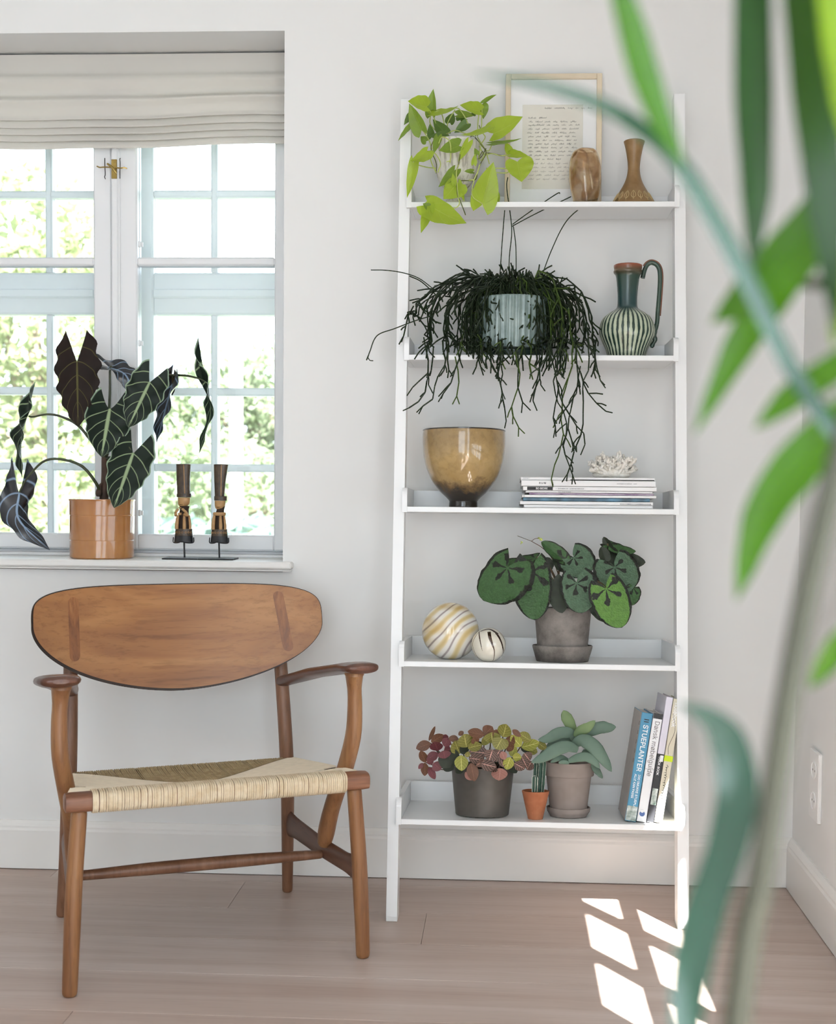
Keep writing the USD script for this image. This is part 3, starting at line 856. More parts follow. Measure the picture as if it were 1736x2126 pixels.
single("birch_pole", post, "garden_birch", "white bark pole standing upright in the garden behind the right panes", "pole")
# ------------------------------------------------------------------ things on the window board
def leaf_mat(name, base, vein, back=None, rough=0.35, coat=0.2, trans=None, tw=0.25, nv=5.5, vw=0.09, slope=0.35, mw=0.06, edge=None, mottle=0.25, spec=0.5):
    """A leaf with a midrib and slanting side veins drawn from its own coordinates."""
    b, ve = lin(base), lin(vein)
    n = {"uv": ("uvmap", {"attribute": "st"}), "sx": ("separate_xyz", {}),
         "v0": ("math", {"math_type": "subtract", "value2": 0.5}), "va": ("math", {"math_type": "absolute"}),
         "k": ("math", {"math_type": "multiply", "value2": slope * 2 * nv}), "un": ("math", {"math_type": "multiply", "value2": nv}),
         "d": ("math", {"math_type": "subtract"}), "fr": ("math", {"math_type": "fraction"}),
         "c": ("math", {"math_type": "subtract", "value2": 0.5}), "ca": ("math", {"math_type": "absolute"}),
         "vr": ("map_range", {"from_min": 0.5 - vw, "from_max": 0.5, "clamp": True}),
         "mr": ("map_range", {"from_min": mw * 0.5, "from_max": mw, "to_min": 1.0, "to_max": 0.0, "clamp": True}),
         "mx": ("math", {"math_type": "maximum"}),
         "tc": ("texture_coordinate", {}), "nz": ("noise_texture", {"scale": 45.0, "detail": 3.0}),
         "nr": ("rgb_ramp", {"ramp": [(0.3, tuple(x * (1 - mottle) for x in b)), (0.7, b)]}),
         "col": ("mix", {"color2": ve}), "bp": ("bump", {"strength": 0.4, "distance": 0.002}),
         "p": ("principled_bsdf", {"roughness": rough, "coat_weight": coat, "coat_roughness": 0.2, "specular_ior_level": spec})}
    l = [("uv.UV", "sx.vector"), ("sx.y", "v0.value1"), ("v0.value", "va.value1"), ("va.value", "k.value1"), ("sx.x", "un.value1"),
         ("un.value", "d.value1"), ("k.value", "d.value2"), ("d.value", "fr.value1"), ("fr.value", "c.value1"), ("c.value", "ca.value1"),
         ("ca.value", "vr.value"), ("va.value", "mr.value"), ("vr.result", "mx.value1"), ("mr.result", "mx.value2"),
         ("tc.object", "nz.vector"), ("nz.fac", "nr.fac"), ("nr.color", "col.color1"), ("mx.value", "col.fac"),
         ("mx.value", "bp.height"), ("bp.normal", "p.normal")]
    src = "col.color"
    if edge:
        n["em"] = ("map_range", {"from_min": 0.465, "from_max": 0.485, "clamp": True}); n["ec"] = ("mix", {"color2": lin(edge)})
        l += [("va.value", "em.value"), ("em.result", "ec.fac"), ("col.color", "ec.color1")]; src = "ec.color"
    l.append((src, "p.base_color"))
    surf = "p.BSDF"
    if trans:
        n["t"] = ("translucent_bsdf", {"color": lin(trans)}); n["m"] = ("mix_closure", {"fac": tw})
        l += [("p.BSDF", "m.closure1"), ("t.BSDF", "m.closure2")]; surf = "m.closure"
    mat(name, n, l, surf)


leaf_mat("alocasia_face", "#0a1a10", "#93a680", rough=0.5, coat=0.04, vw=0.07, nv=5.0, slope=0.42, mw=0.05, edge="#8fa58c", spec=0.22, trans="#22381c", tw=0.06)
leaf_mat("alocasia_under", "#1f1714", "#55522f", rough=0.6, coat=0.0, vw=0.05, nv=5.0, slope=0.42, mw=0.03, trans="#40281c", tw=0.10, spec=0.2)
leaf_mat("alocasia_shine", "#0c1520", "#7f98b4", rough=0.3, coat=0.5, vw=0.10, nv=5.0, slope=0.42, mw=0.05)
plain("alocasia_stalk", "#3f4a2a", rough=0.45, var=0.4, scale=30, col2="#2b2a1c")
plain("alocasia_trunk", "#5a4236", rough=0.7, var=0.5, scale=40, col2="#33261f", stretch=(1, 1, 0.3), bump=0.4, bscale=60)
plain("potting_soil", "#2e241c", rough=1.0, var=0.5, scale=120, bump=0.6, bscale=200)
plain("ochre_glaze", "#b57f4a", rough=0.16, var=0.3, scale=9, col2="#9c6637", coat=0.6, bump=0.05, bscale=25)
plain("glaze_line", "#7f5129", rough=0.3)
zsill = zs + 0.0003
pc = np.array([at(212, 1158, 0.062)[0], 0.062, zsill])
mp_ = mpp(0.062)
al = thing("potted_alocasia", "dark arrow-leaved plant with pale veins in an ochre glazed pot on the window board", "potted plant", pc)
R0 = 67.2 * mp_; H0 = 124 * mp_
part("pot", xf(lathe([(0, 0), (R0 * .95, 0), (R0 * .985, .003), (R0 * .985, .012), (R0 * .99, H0 * .30), (R0 * .985, H0 * .303), (R0 * .985, H0 * .31), (R0 * .993, H0 * .315), (R0, H0 * .72), (R0 * .993, H0 * .724), (R0 * .993, H0 * .732), (R0, H0 * .737), (R0 * 1.005, H0 * .965), (R0 * 1.02, H0 * .975), (R0 * 1.02, H0 * .995), (R0 * .99, H0), (R0 * .93, H0 * .99), (R0 * .91, H0 * .85), (0, H0 * .85)], 72)), "ochre_glaze", al, smooth=40)
part("soil", lathe([(R0 * .915, H0 * .851), (R0 * .5, H0 * .875), (0, H0 * .88)], 24), "potting_soil", al)


def Z2(x, y):
    return x / 3.774, 660 + y / 3.774


def zp(x, y, d):
    return at(*Z2(x, y), d)


part("trunk", tube(spline([zp(815, 1420, .06), zp(825, 1250, .058), zp(822, 1080, .062), zp(835, 1000, .066)], 14), np.interp(np.linspace(0, 1, 14), [0, .3, .6, 1], [.0115, .0105, .0085, .006]), 12), "alocasia_trunk", al, world=True, smooth=50)
part("husk", join(rod(spline([zp(775, 1400, .045), zp(778, 1330, .045), zp(800, 1290, .05)], 8), [.008, .009, .008, .006, .005, .004, .003, .002], 8), rod(spline([zp(870, 1400, .05), zp(868, 1330, .048), zp(850, 1280, .052)], 8), [.009, .01, .009, .007, .005, .004, .003, .002], 8)), "alocasia_trunk", al, world=True, smooth=50)
stalks = {
    "a": [(830, 1080, .06), (800, 700, .05), (745, 500, .04), (680, 395, .035), (606, 343, .03)],
    "b": [(835, 1080, .05), (900, 900, .03), (890, 780, .02), (862, 712, .01)],
    "c": [(840, 1060, .055), (1000, 760, .05), (1060, 640, .04), (1120, 520, .035), (1172, 505, .02)],
    "d": [(838, 1100, .05), (930, 1080, .02), (1000, 1010, .0), (1043, 1062, -.005)],
    "e": [(840, 1030, .07), (1000, 700, .09), (1200, 500, .09), (1340, 450, .09), (1352, 470, .085)],
    "f": [(845, 1040, .07), (1050, 640, .085), (1250, 470, .08), (1420, 450, .07), (1540, 470, .06), (1610, 500, .055)],
    "g": [(825, 1090, .055), (720, 970, .04), (620, 850, .03), (500, 780, .02), (380, 755, .015), (260, 775, .01), (225, 770, .01)],
    "h": [(790, 1380, .05), (750, 1290, .03), (640, 1160, .01), (480, 1108, -.01), (350, 1120, -.02), (250, 1210, -.02), (190, 1290, -.02), (150, 1370, -.02)],
    "i": [(835, 1060, .06), (860, 620, .07), (862, 400, .07), (880, 385, .07)],
}
for k, ps in stalks.items():
    P = spline([zp(*q) for q in ps], 26)
    part("stalk", tube(P, np.linspace(0.0042, 0.0019, 26), 8), "alocasia_stalk", al, world=True, smooth=60)
al_kw = dict(kind="arrow", nu=36, nv=17)
leaf_part("leaf", al, "alocasia_under", zp(603, 345, .028), zp(612, 855, .0), 345 / 3.774 * mpp(.03), n=(0.1, -1, -.1), lobe=.50, ragged=.10, wave=.10, fold=-.12, seed=1, notch=1.0, label="large leaf showing its brownish purple underside", **al_kw)
leaf_part("leaf", al, "alocasia_face", zp(860, 712, .008), zp(795, 1090, -.015), 385 / 3.774 * mpp(0), n=(0.05, -1, .15), lobe=.42, ragged=.03, wave=.08, curl=.12, seed=2, notch=1.6, **al_kw)
leaf_part("leaf", al, "alocasia_face", zp(1172, 505, .018), zp(1003, 860, .0), 300 / 3.774 * mpp(.02), n=(0.25, -1, .2), lobe=.42, ragged=.06, wave=.08, fold=.1, seed=3, notch=1.1, **al_kw)
leaf_part("leaf", al, "alocasia_face", zp(1043, 1062, -.007), zp(893, 1490, -.045), 345 / 3.774 * mpp(-.02), n=(0.12, -1, .15), lobe=.42, ragged=.05, wave=.07, curl=.1, seed=4, notch=1.1, **al_kw)
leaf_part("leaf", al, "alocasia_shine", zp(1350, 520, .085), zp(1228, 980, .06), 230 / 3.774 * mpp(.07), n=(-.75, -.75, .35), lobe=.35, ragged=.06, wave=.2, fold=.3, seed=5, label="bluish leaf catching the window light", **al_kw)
leaf_part("leaf", al, "alocasia_face", zp(1612, 500, .054), zp(1560, 1065, .06), 150 / 3.774 * mpp(.07), n=(-.92, -.3, .1), lobe=.62, ragged=.08, wave=.35, fold=.3, seed=6, twist=.5, mid=[zp(1650, 740, .05)], **al_kw)
leaf_part("leaf", al, "alocasia_face", zp(215, 770, .008), zp(175, 1260, -.02), 250 / 3.774 * mpp(0), n=(-.8, -.55, .3), lobe=.55, ragged=.08, wave=.25, fold=.35, seed=7, mid=[zp(170, 960, -.005)], **al_kw)
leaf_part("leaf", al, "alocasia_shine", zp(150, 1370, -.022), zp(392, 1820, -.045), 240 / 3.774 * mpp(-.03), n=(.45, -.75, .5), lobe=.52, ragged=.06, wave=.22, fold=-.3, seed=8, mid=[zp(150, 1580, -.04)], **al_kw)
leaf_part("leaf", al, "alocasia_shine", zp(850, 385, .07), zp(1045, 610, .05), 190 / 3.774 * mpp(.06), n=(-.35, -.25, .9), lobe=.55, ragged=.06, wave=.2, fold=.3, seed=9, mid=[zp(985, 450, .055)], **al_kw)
leaf_part("leaf", al, "alocasia_under", zp(1352, 470, .088), zp(1350, 610, .085), 90 / 3.774 * mpp(.08), n=(-.5, -.8, 0), lobe=.5, wave=.1, seed=10, kind="arrow", nu=14, nv=9)

# two carved figures on iron stands
plain("carved_dark", "#4b3a26", rough=0.45, var=0.5, scale=70, col2="#2a1f14", bump=0.5, bscale=260, dist=0.0015, coat=0.15)
plain("carved_light", "#b58f5e", rough=0.5, var=0.35, scale=40, col2="#8f683e", coat=0.1, bump=0.2, bscale=120, dist=0.001)
plain("carved_hollow", "#2a1a0e", rough=0.8)
plain("stand_black", "#16171a", rough=0.5)


def figure(label, ox, cx, hat, ring, chin, plate, variant):
    d = 0.055; s = mpp(d)
    X = lambda x: at(330 + x / 9.244, 1100, d)[0] - X0
    X0 = at(330 + cx / 9.244, 1100, d)[0]
    Zf = lambda y: at(400, 950 + y / 9.244, d)[2] - zsill
    t = thing("carved_figure", label, "figurine", (X0, d, zsill), group=None)
    k = s / 9.244

    def ellip(rows, depth=0.75, n=28, p=1.0):
        """rows: (x left, x right, y) -> a lofted solid with oval sections."""
        v = []
        a = np.arange(n) * 2 * PI / n
        for xl, xr, y in rows:
            c, w = (X(xl) + X(xr)) / 2, (X(xr) - X(xl)) / 2
            v.append(np.stack([c + w * np.sign(np.cos(a)) * np.abs(np.cos(a)) ** p, w * depth * np.sign(np.sin(a)) * np.abs(np.sin(a)) ** p, np.full(n, Zf(y))], 1))
        m = len(v); V = np.vstack(v + [[v[0].mean(0)], [v[-1].mean(0)]]); f = []
        b = np.arange(n); e = (b + 1) % n
        for i in range(m - 1):
            q = np.stack([i * n + b, i * n + e, (i + 1) * n + e, (i + 1) * n + b], 1); f += [q[:, [0, 1, 2]], q[:, [0, 2, 3]]]
        f += [np.stack([e, b, np.full(n, m * n)], 1), np.stack([(m - 1) * n + b, (m - 1) * n + e, np.full(n, m * n + 1)], 1)]
        tm = trimesh.Trimesh(V, np.vstack(f), process=False); tm.fix_normals()
        return np.array(tm.vertices), np.array(tm.faces)

    px0, px1 = plate
    part("base_plate", box(X(px0), X(px1), -0.036, 0.036, 0, 0.0035, 0.0008), "stand_black", t, label="thin black iron base plate")
    part("stand_rod", tube([[X(cx + 2), 0, 0.003], [X(cx - 8), 0, Zf(1560)]], 0.0022, 10), "stand_black", t)
    b0, b1 = ring["base"]
    m_ = (b0 + b1) / 2
    part("cradle", join(ellip([(b0 - 12, b1 + 12, 1625), (b0 - 4, b1 + 4, 1560), (b0 + 8, b1 - 8, 1488)], .7), tube(spline([[X(b0 - 18), -.004, Zf(1530)], [X(b0 - 14), -.006, Zf(1628)], [X(m_ - 60), -.02, Zf(1628)], [X(m_), -.024, Zf(1600)], [X(m_ + 60), -.02, Zf(1628)], [X(b1 + 14), -.006, Zf(1628)], [X(b1 + 20), -.004, Zf(1530)]], 30), .0014, 6)), "stand_black", t, smooth=40)
    bd = part("base_band", join(ellip([(b0, b1, 1500), (b0 + 6, b1 - 6, 1488), (b0 + 14, b1 - 14, 1385), (b0 + 10, b1 - 10, 1375), (b0 + 14, b1 - 14, 1365)], .72)), "carved_dark", t, smooth=35)
    studs = []
    for a in np.linspace(-1.1, 1.1, 7):
        w = (X(b1) - X(b0)) / 2 - .001
        studs.append(xf(trimesh.creation.torus(0.0022, 0.0006, 10, 6), rotz(a) @ rotx(PI / 2), [(X(b0) + X(b1)) / 2 + w * math.sin(a), -w * .72 * math.cos(a), Zf(1435)]))
    part("band_studs", join(*studs), "carved_light", bd)
    # torso and legs round a dark hollow
    part("hollow_core", ellip([(b0 + 45, b1 - 55, 1370), (b0 + 60, b1 - 75, 1150), (chin[0] + 40, chin[1] - 30, 1000), (chin[0] + 30, chin[1] - 10, 930)], .6), "carved_hollow", t, smooth=35)
    legs = [(b0 + 32, 72), (b0 + 180, 66), (b1 - 62, 50)]
    for i, (lx, lw) in enumerate(legs):
        top = [(lx + 22 - (lx - m_) * .25, lw * .55)][0]
        yy = -.012 if i < 2 else -.006
        part("leg", tube([[X(lx + lw / 2), yy - .004, Zf(1372)], [X(lx + lw / 2), yy - .004, Zf(1300)], [X(lx + lw / 2 - (lx + lw / 2 - m_) * .10), yy - .003, Zf(1180)], [X(lx + lw / 2 - (lx + lw / 2 - m_) * .2), yy - .001, Zf(1110)]], np.array([lw * .5, lw * .52, lw * .45, lw * .36]) * k, 12, sy=.8, side=[1, 0, 0]), "carved_light", t, smooth=50)
    if variant == 1:
        for s_ in (-1, 1):
            part("arm", tube(spline([[X(m_ - 45 + s_ * 35), -.013, Zf(985)], [X(m_ - 30 + s_ * 95), -.014, Zf(1050)], [X(m_ - 20 + s_ * 110), -.013, Zf(1110)], [X(m_ - 45 + s_ * 70), -.018, Zf(1085)]], 14), 26 * k, 10), "carved_light", t, smooth=50)
        part("held_block", box(X(m_ - 78), X(m_ - 12), -.022, -.012, Zf(1105), Zf(1060), .001), "carved_light", t)
        part("collar", ellip([(m_ - 100, m_ + 15, 975), (m_ - 95, m_ + 20, 955)], .8), "carved_light", t)
    else:
        part("collar", ellip([(b0 + 50, b1 - 48, 1108), (b0 + 38, b1 - 40, 1090), (b0 + 38, b1 - 40, 1062), (b0 + 52, b1 - 48, 1045)], .72), "carved_light", t, smooth=40)
    c0_, c1_ = chin
    hd = part("head", ellip([(c0_ + 42, c1_ - 90, 945 + 45 * (variant - 1)), (c0_ + 15, c1_ - 40, 920 + 45 * (variant - 1)), (c0_ + 3, c1_ - 8, 880 + 40 * (variant - 1)), (c0_, c1_ - 2, 820 + 30 * (variant - 1)), (c0_, c1_, 768 + 55 * (variant - 1))], .75), "carved_light", t, smooth=50)
    part("nose", join(*[xf(trimesh.creation.icosphere(1, 0.0011), None, [X(c0_ + 70 + 28 * j), -(X(c1_) - X(c0_)) / 2 * .72, Zf(905 + 45 * (variant - 1))]) for j in (0, 1)]), "carved_hollow", hd)
    r0_, r1_, ry0, ry1 = ring["ring"]
    part("head_ring", ellip([(r0_ + 6, r1_ - 6, ry1), (r0_, r1_, ry1 - 6), (r0_, r1_, ry0 + 8), (r0_ + 6, r1_ - 6, ry0)], .75), "carved_dark", t, smooth=35)
    h = hat
    part("tall_hat", ellip([(h[2], h[3], ry0 + 2), ((h[0] + h[2]) / 2 - 2, (h[1] + h[3]) / 2 - 10, (ry0 + 130) / 2), (h[0] + 2, h[1] - 6, 160), (h[0], h[1], 132), (h[0] + 18, h[1] - 20, 124)], .7, p=.8), "carved_dark", t, smooth=40)
    part("hat_ridge", tube([[X((h[0] + h[1]) / 2 + 25), -(X(h[1]) - X(h[0])) / 2 * .70, Zf(135)], [X((h[2] + h[3]) / 2 + 40), -(X(h[3]) - X(h[2])) / 2 * .70, Zf(ry0)]], .0012, 6), "carved_light", t)


figure("carved horn figure with folded arms on a black iron stand, nearer the ochre pot", 330, 490, (335, 615, 355, 600), dict(base=(305, 655), ring=(345, 622, 690, 765)), (365, 600), (125, 800), 1)
figure("carved horn figure with ringed collar on black iron stand, farther from the pot", 330, 1160, (1055, 1330, 1075, 1255), dict(base=(1000, 1325), ring=(1060, 1305, 735, 820)), (1070, 1280), (806, 1475), 2)
# ------------------------------------------------------------------ upper trays
def smooth_prof(rows, n=60):
    p = spline(np.array(rows, float), n)
    p[:, 0] = np.maximum(p[:, 0], 0)
    return [tuple(q) for q in p]


def vessel(outer, wall, floor_t, n=60, lip=True):
    """Closed profile of a hollow pot: outer (r, z) from foot to rim, then the inside back down."""
    o = np.array(outer, float)
    ins = [(max(r - wall, 0.0005), z) for r, z in o[::-1] if z > floor_t]
    return [(0, o[0, 1])] + [tuple(q) for q in o] + ([(o[-1, 0] - wall * .5, o[-1, 1] + wall * .35)] if lip else []) + ins + [(max(ins[-1][0] * .9, .0004), floor_t), (0, floor_t)]


def pots(rows, yb, y):
    """(half-width px, y px) rows from the foot up -> (r, z) metres at depth y."""
    k = mpp(y)
    return [(h * k, (yb - py) * k) for h, py in rows]


# --- tray 1: framed letter
plain("maple_frame", "#d9cbb2", rough=0.45, var=0.18, scale=14, stretch=(1, 1, 0.08))
plain("mat_board", "#f9f9f7", rough=0.85)
plain("letter_paper", "#eae7db", rough=0.9, var=0.05, scale=20)
plain("ink_grey", "#77756f", rough=0.9)
mat("frame_glass", {"t": ("transparent_bsdf", {"color": (0.99, 0.99, 0.99)}), "g": ("glossy_bsdf", {"roughness": 0.03}), "f": ("fresnel", {"IOR": 1.18}), "m": ("mix_closure", {})},
    [("f.fac", "m.fac"), ("t.BSDF", "m.closure1"), ("g.BSDF", "m.closure2")], "m.closure")
b, R_ = stand(0, 1149, 420, back=0.088)
lean = math.radians(6.0)
q0, q1 = at(1048.5, 300, b[1] + .012)[0], at(1250, 300, b[1] + .012)[0]
b[0] = (q0 + q1) / 2; b[2] += 0.0019
ftop = at(1149, 151, b[1] + .03)[2]
FW, FH = q1 - q0, (ftop - b[2]) / math.cos(lean)
fr_ = thing("framed_letter", "handwritten letter in a pale maple frame leaning behind the amber glass vase", "picture frame", b, rotx(-lean))
fw, fd = 0.0128, 0.016
for nm, (x0, x1, z0, z1) in {"a": (-FW / 2, -FW / 2 + fw, 0, FH), "b": (FW / 2 - fw, FW / 2, 0, FH), "c": (-FW / 2 + fw, FW / 2 - fw, FH - fw, FH), "d": (-FW / 2 + fw, FW / 2 - fw, 0, fw)}.items():
    part("frame_bar", box(x0 + .0001, x1 - .0001, 0, fd, z0, z1, 0.0012), "maple_frame", fr_, smooth=False)
part("mat", box(-FW / 2 + fw - .001, FW / 2 - fw + .001, 0.007, 0.010, fw - .001, FH - fw + .001, 0.0002), "mat_board", fr_, smooth=False)
k = mpp(-0.04)
lx0, lx1 = (1086 - 1149) * k, (1209 - 1149) * k
lz = lambda py: FH - (py - 151) * k
part("letter", box(lx0, lx1, 0.0064, 0.0069, lz(389), lz(214), 0.0001), "letter_paper", fr_, smooth=False)
part("glass_front", box(-FW / 2 + fw - .001, FW / 2 - fw + .001, 0.0036, 0.0050, fw - .001, FH - fw + .001, 0.0), "frame_glass", fr_, smooth=False)
rg = np.random.default_rng(11)


def scribble(x, z, w, h, tall):
    """One handwritten word: a slanted running loop with a few tall strokes."""
    n = max(int(w / (h * 0.55)), 2); p = []
    for i in range(n * 4):
        u = i / (n * 4)
        hh = h * (0.5 + 0.4 * rg.random())
        if rg.random() < tall and i % 4 == 1:
            hh = h * 2.1 if rg.random() < .65 else -h * 1.2
        zz = (0, 1, 0.3, -0.05)[i % 4] * hh
        p.append((x + u * w + 0.45 * zz, z + zz))
    return np.array(p)


lines = [(222, 1131, [14, 22, 10, 6, 8, 9]), (242, 1098, [16, 15]), (250, 1099, [8, 14, 11, 9, 15, 12]), (257, 1098, [32, 7, 12, 9, 8, 9]), (265, 1097, [10, 9, 14, 14, 10, 18]), (273, 1096, [10, 8, 16, 10, 14, 12]),
         (281, 1098, [11, 10, 9, 8, 9, 9, 8]), (289, 1098, [9, 9, 8, 6, 18, 9, 6]), (296.5, 1098, [10, 12, 9, 10, 10, 9, 4]), (304, 1097, [8, 8, 15, 12, 5, 8, 12]), (312, 1099, [9, 13, 7, 10, 14, 10]), (320, 1099, [7, 14, 7, 10, 12, 9]), (328, 1099, [9, 8, 5, 12, 10]),
         (337, 1108, [10, 8, 12, 9, 11]), (345, 1106, [14, 9, 12, 8, 12]), (353, 1106, [12, 11, 14, 12, 8]), (361, 1100, [9, 12, 13, 11, 14]), (369, 1098, [12, 7, 14, 11, 10, 9])]
ms = []
for i, (py, px, ws) in enumerate(lines):
    x = (px - 1149) * k
    for w in ws:
        p = scribble(x, lz(py), w * k, 0.0017, .3 if i else .35)
        P = np.stack([p[:, 0], np.full(len(p), 0.0063), p[:, 1]], 1)
        ms.append(tube(P, 0.00016 if i < 13 else 0.00010, 3, cap=False))
        x += (w + 5.5) * k
part("handwriting", join(*ms), "ink_grey", fr_, kind="stuff", label="lines of slanted grey handwriting")

# --- tray 1: amber glass vase
mat("amber_glass", {"tc": ("texture_coordinate", {}), "n": ("noise_texture", {"scale": 22.0, "detail": 2.0, "distortion": 1.5}), "r": ("rgb_ramp", {"ramp": [(0.36, lin("#cba675")), (0.62, lin("#f7e9cc"))]}),
                    "p": ("principled_bsdf", {"roughness": 0.03, "transmission_weight": 0.9, "ior": 1.45, "coat_weight": 0.5})}, [("tc.object", "n.vector"), ("n.fac", "r.fac"), ("r.color", "p.base_color")])
b, R_ = stand(0, 1214, 418, back=0.040)
va = thing("glass_vase", "small amber glass vase with twisted facets in front of the framed letter", "vase", b, R_)
rows = smooth_prof(pots([(23, 417), (24.5, 411), (28.5, 395), (32, 375), (33, 360), (32.5, 342), (30, 325), (26, 313), (22.5, 308)], 417, b[1]), 40)
tw = lambda a, r, z: r * (1 + 0.035 * np.cos(5 * a + 30 * z) + 0.02 * np.cos(3 * a - 22 * z + 1))
part("body", lathe(vessel(rows, 0.0045, 0.006), 80, tw), "amber_glass", va, smooth=60)
part("neck_curl", tube(spline([[-.014, -.022, (417 - 311) * mpp(b[1])], [-.004, -.027, (417 - 316) * mpp(b[1])], [.003, -.0315, (417 - 328) * mpp(b[1])], [.008, -.0365, (417 - 352) * mpp(b[1])], [.016, -.034, (417 - 392) * mpp(b[1])]], 24), np.linspace(.0018, .0026, 24), 8), "amber_glass", va, smooth=60)

# --- tray 1: brown stoneware vase with a leaf frieze
plain("ochre_stoneware", "#8c6f49", rough=0.42, var=0.22, scale=26, col2="#76592f", coat=0.12, bump=0.06, bscale=220, dist=0.001)
plain("stoneware_relief", "#b9a278", rough=0.45, var=0.2, scale=60, col2="#a08a5e")
b, R_ = stand(0, 1315, 418, back=0.058)
k = mpp(b[1])
sv = thing("stoneware_vase", "flared brown stoneware vase with a frieze of raised leaves round its foot", "vase", b, R_)
rows = [(43.6, 416.5), (44, 415), (43.6, 412), (40, 405), (35.5, 397), (29, 387), (22.5, 376), (17.5, 366), (14, 355), (12.4, 344), (12.2, 335), (13.4, 322), (15.8, 308), (18.6, 295), (20.8, 288), (21.2, 285.5)]
sp = smooth_prof(pots(rows, 416.5, b[1]), 60)
part("body", lathe(vessel(sp, 0.004, 0.006), 72), "ochre_stoneware", sv, smooth=50)
zz, rr = np.array([p[1] for p in sp]), np.array([p[0] for p in sp])
rad = lambda z: np.interp(z, zz, rr)
for i in range(17):
    a0 = (i + .5) * 2 * PI / 17
    t = np.linspace(0, 1, 13)
    za, zb_ = (416.5 - 406.5) * k, (416.5 - 390.5) * k
    ol = []
    for s_ in (-1, 1):
        z = za + (zb_ - za) * t
        w = 0.0052 * np.sin(PI * t ** 0.75) ** 0.8
        ol.append(np.stack([a0 + s_ * w / rad(z), z], 1))
    q = np.vstack([ol[0], ol[1][::-1]])
    P = np.stack([(rad(q[:, 1]) + .0004) * np.cos(q[:, 0]), (rad(q[:, 1]) + .0004) * np.sin(q[:, 0]), q[:, 1]], 1)
    z = np.linspace(za - .0045, zb_ - .003, 6)
    mid_ = np.stack([(rad(z) + .0006) * math.cos(a0), (rad(z) + .0006) * math.sin(a0), z], 1)
    part("relief_leaf", join(tube(P, .0010, 5), tube(mid_, np.linspace(.0009, .0011, 6), 5)), "stoneware_relief", sv, smooth=60)

# --- tray 2: striped jug
c_d, c_l = lin("#1d352d"), lin("#b3bda6")
mat("jug_glaze", {"tc": ("texture_coordinate", {}), "s": ("separate_xyz", {}), "a": ("math", {"math_type": "arctan2"}), "k": ("math", {"math_type": "multiply", "value2": 32.0}), "sn": ("math", {"math_type": "sine"}),
                  "nz": ("noise_texture", {"scale": 60.0, "detail": 3.0}), "ad": ("math", {"math_type": "multiply_add", "value2": 1.1}), "st": ("rgb_ramp", {"ramp": [(0.35, c_d), (0.60, c_l)]}),
                  "half": ("math", {"math_type": "multiply_add", "value2": 0.5, "value3": 0.0}),
                  "zr": ("rgb_ramp", {"ramp": [(0.0, (1, 1, 1)), (0.46, (1, 1, 1)), (0.525, (0, 0, 0)), (1, (0, 0, 0))]}), "zn": ("map_range", {"from_min": 0.0, "from_max": 0.218, "clamp": True}),
                  "up": ("rgb_ramp", {"ramp": [(0.0, lin("#1c352f")), (0.62, lin("#233f40")), (0.86, lin("#2c4238")), (0.93, lin("#5b4630")), (0.975, lin("#84442c")), (1.0, lin("#8f4a30"))]}),
                  "mx": ("mix", {}), "bp": ("bump", {"strength": 0.3, "distance": 0.002}), "p": ("principled_bsdf", {"roughness": 0.3, "coat_weight": 0.25})},
    [("tc.object", "s.vector"), ("s.y", "a.value1"), ("s.x", "a.value2"), ("a.value", "k.value1"), ("k.value", "sn.value1"), ("tc.object", "nz.vector"), ("nz.fac", "ad.value1"), ("sn.value", "half.value1"), ("ad.value", "half.value3"),
     ("half.value", "st.fac"), ("s.z", "zn.value"), ("zn.result", "zr.fac"), ("zn.result", "up.fac"), ("zr.color", "mx.fac"), ("up.color", "mx.color1"), ("st.color", "mx.color2"), ("mx.color", "p.base_color"), ("half.value", "bp.height")])
plain("jug_handle_glaze", "#3c5346", rough=0.3, var=0.6, scale=22, col2="#1f332b", coat=0.25)
plain("jug_rust", "#7f452e", rough=0.35, var=0.4, scale=30, col2="#4d3626", coat=0.2)
b, R_ = stand(1, 1301, 735, back=0.075)
k = mpp(b[1])
jg = thing("striped_jug", "tall green jug with pale vertical stripes and a high looped handle", "jug", b, R_)
J = lambda x, y: ((x - 657) / 9.244 * k, (1978 - y) / 9.244 * k)
rows = [(37.5, 734), (38.5, 730), (43, 715), (50, 700), (55.3, 687), (56.2, 676), (53.5, 662), (47, 650), (36, 641), (26, 635), (20.8, 629), (19.9, 615), (20.5, 600), (22, 584), (23.8, 570), (25.5, 564), (28.6, 560.5), (29.2, 557), (28, 554), (28.8, 549), (28.8, 545)]
part("body", lathe(vessel(smooth_prof(pots(rows, 734, b[1]), 80), 0.004, 0.007), 96, lambda a, r, z: r * (1 + (0.012 * np.sin(32 * a)) * (1 if z < .1 else 0))), "jug_glaze", jg, smooth=60)
hp = [(935, 470), (965, 330), (1010, 230), (1070, 185), (1130, 185), (1200, 225), (1245, 310), (1262, 450), (1258, 650), (1245, 900), (1232, 1100), (1222, 1290), (1195, 1420), (1150, 1500)]
P = np.array([[J(*q)[0], 0.0, J(*q)[1]] for q in hp])
part("handle", tube(spline(P, 50), 0.0062, 12, sx=1.15, sy=0.85, side=[0, 1, 0]), "jug_handle_glaze", jg, smooth=60)
Pr = spline(P, 50)[6:40] + 0
t_, s_, u_ = frames(Pr)
out = np.stack([-t_[:, 2], t_[:, 1] * 0, t_[:, 0]], 1)
part("handle_edge", tube(Pr + out * .0045, .0032, 8, side=[0, 1, 0]), "jug_rust", jg, smooth=60)
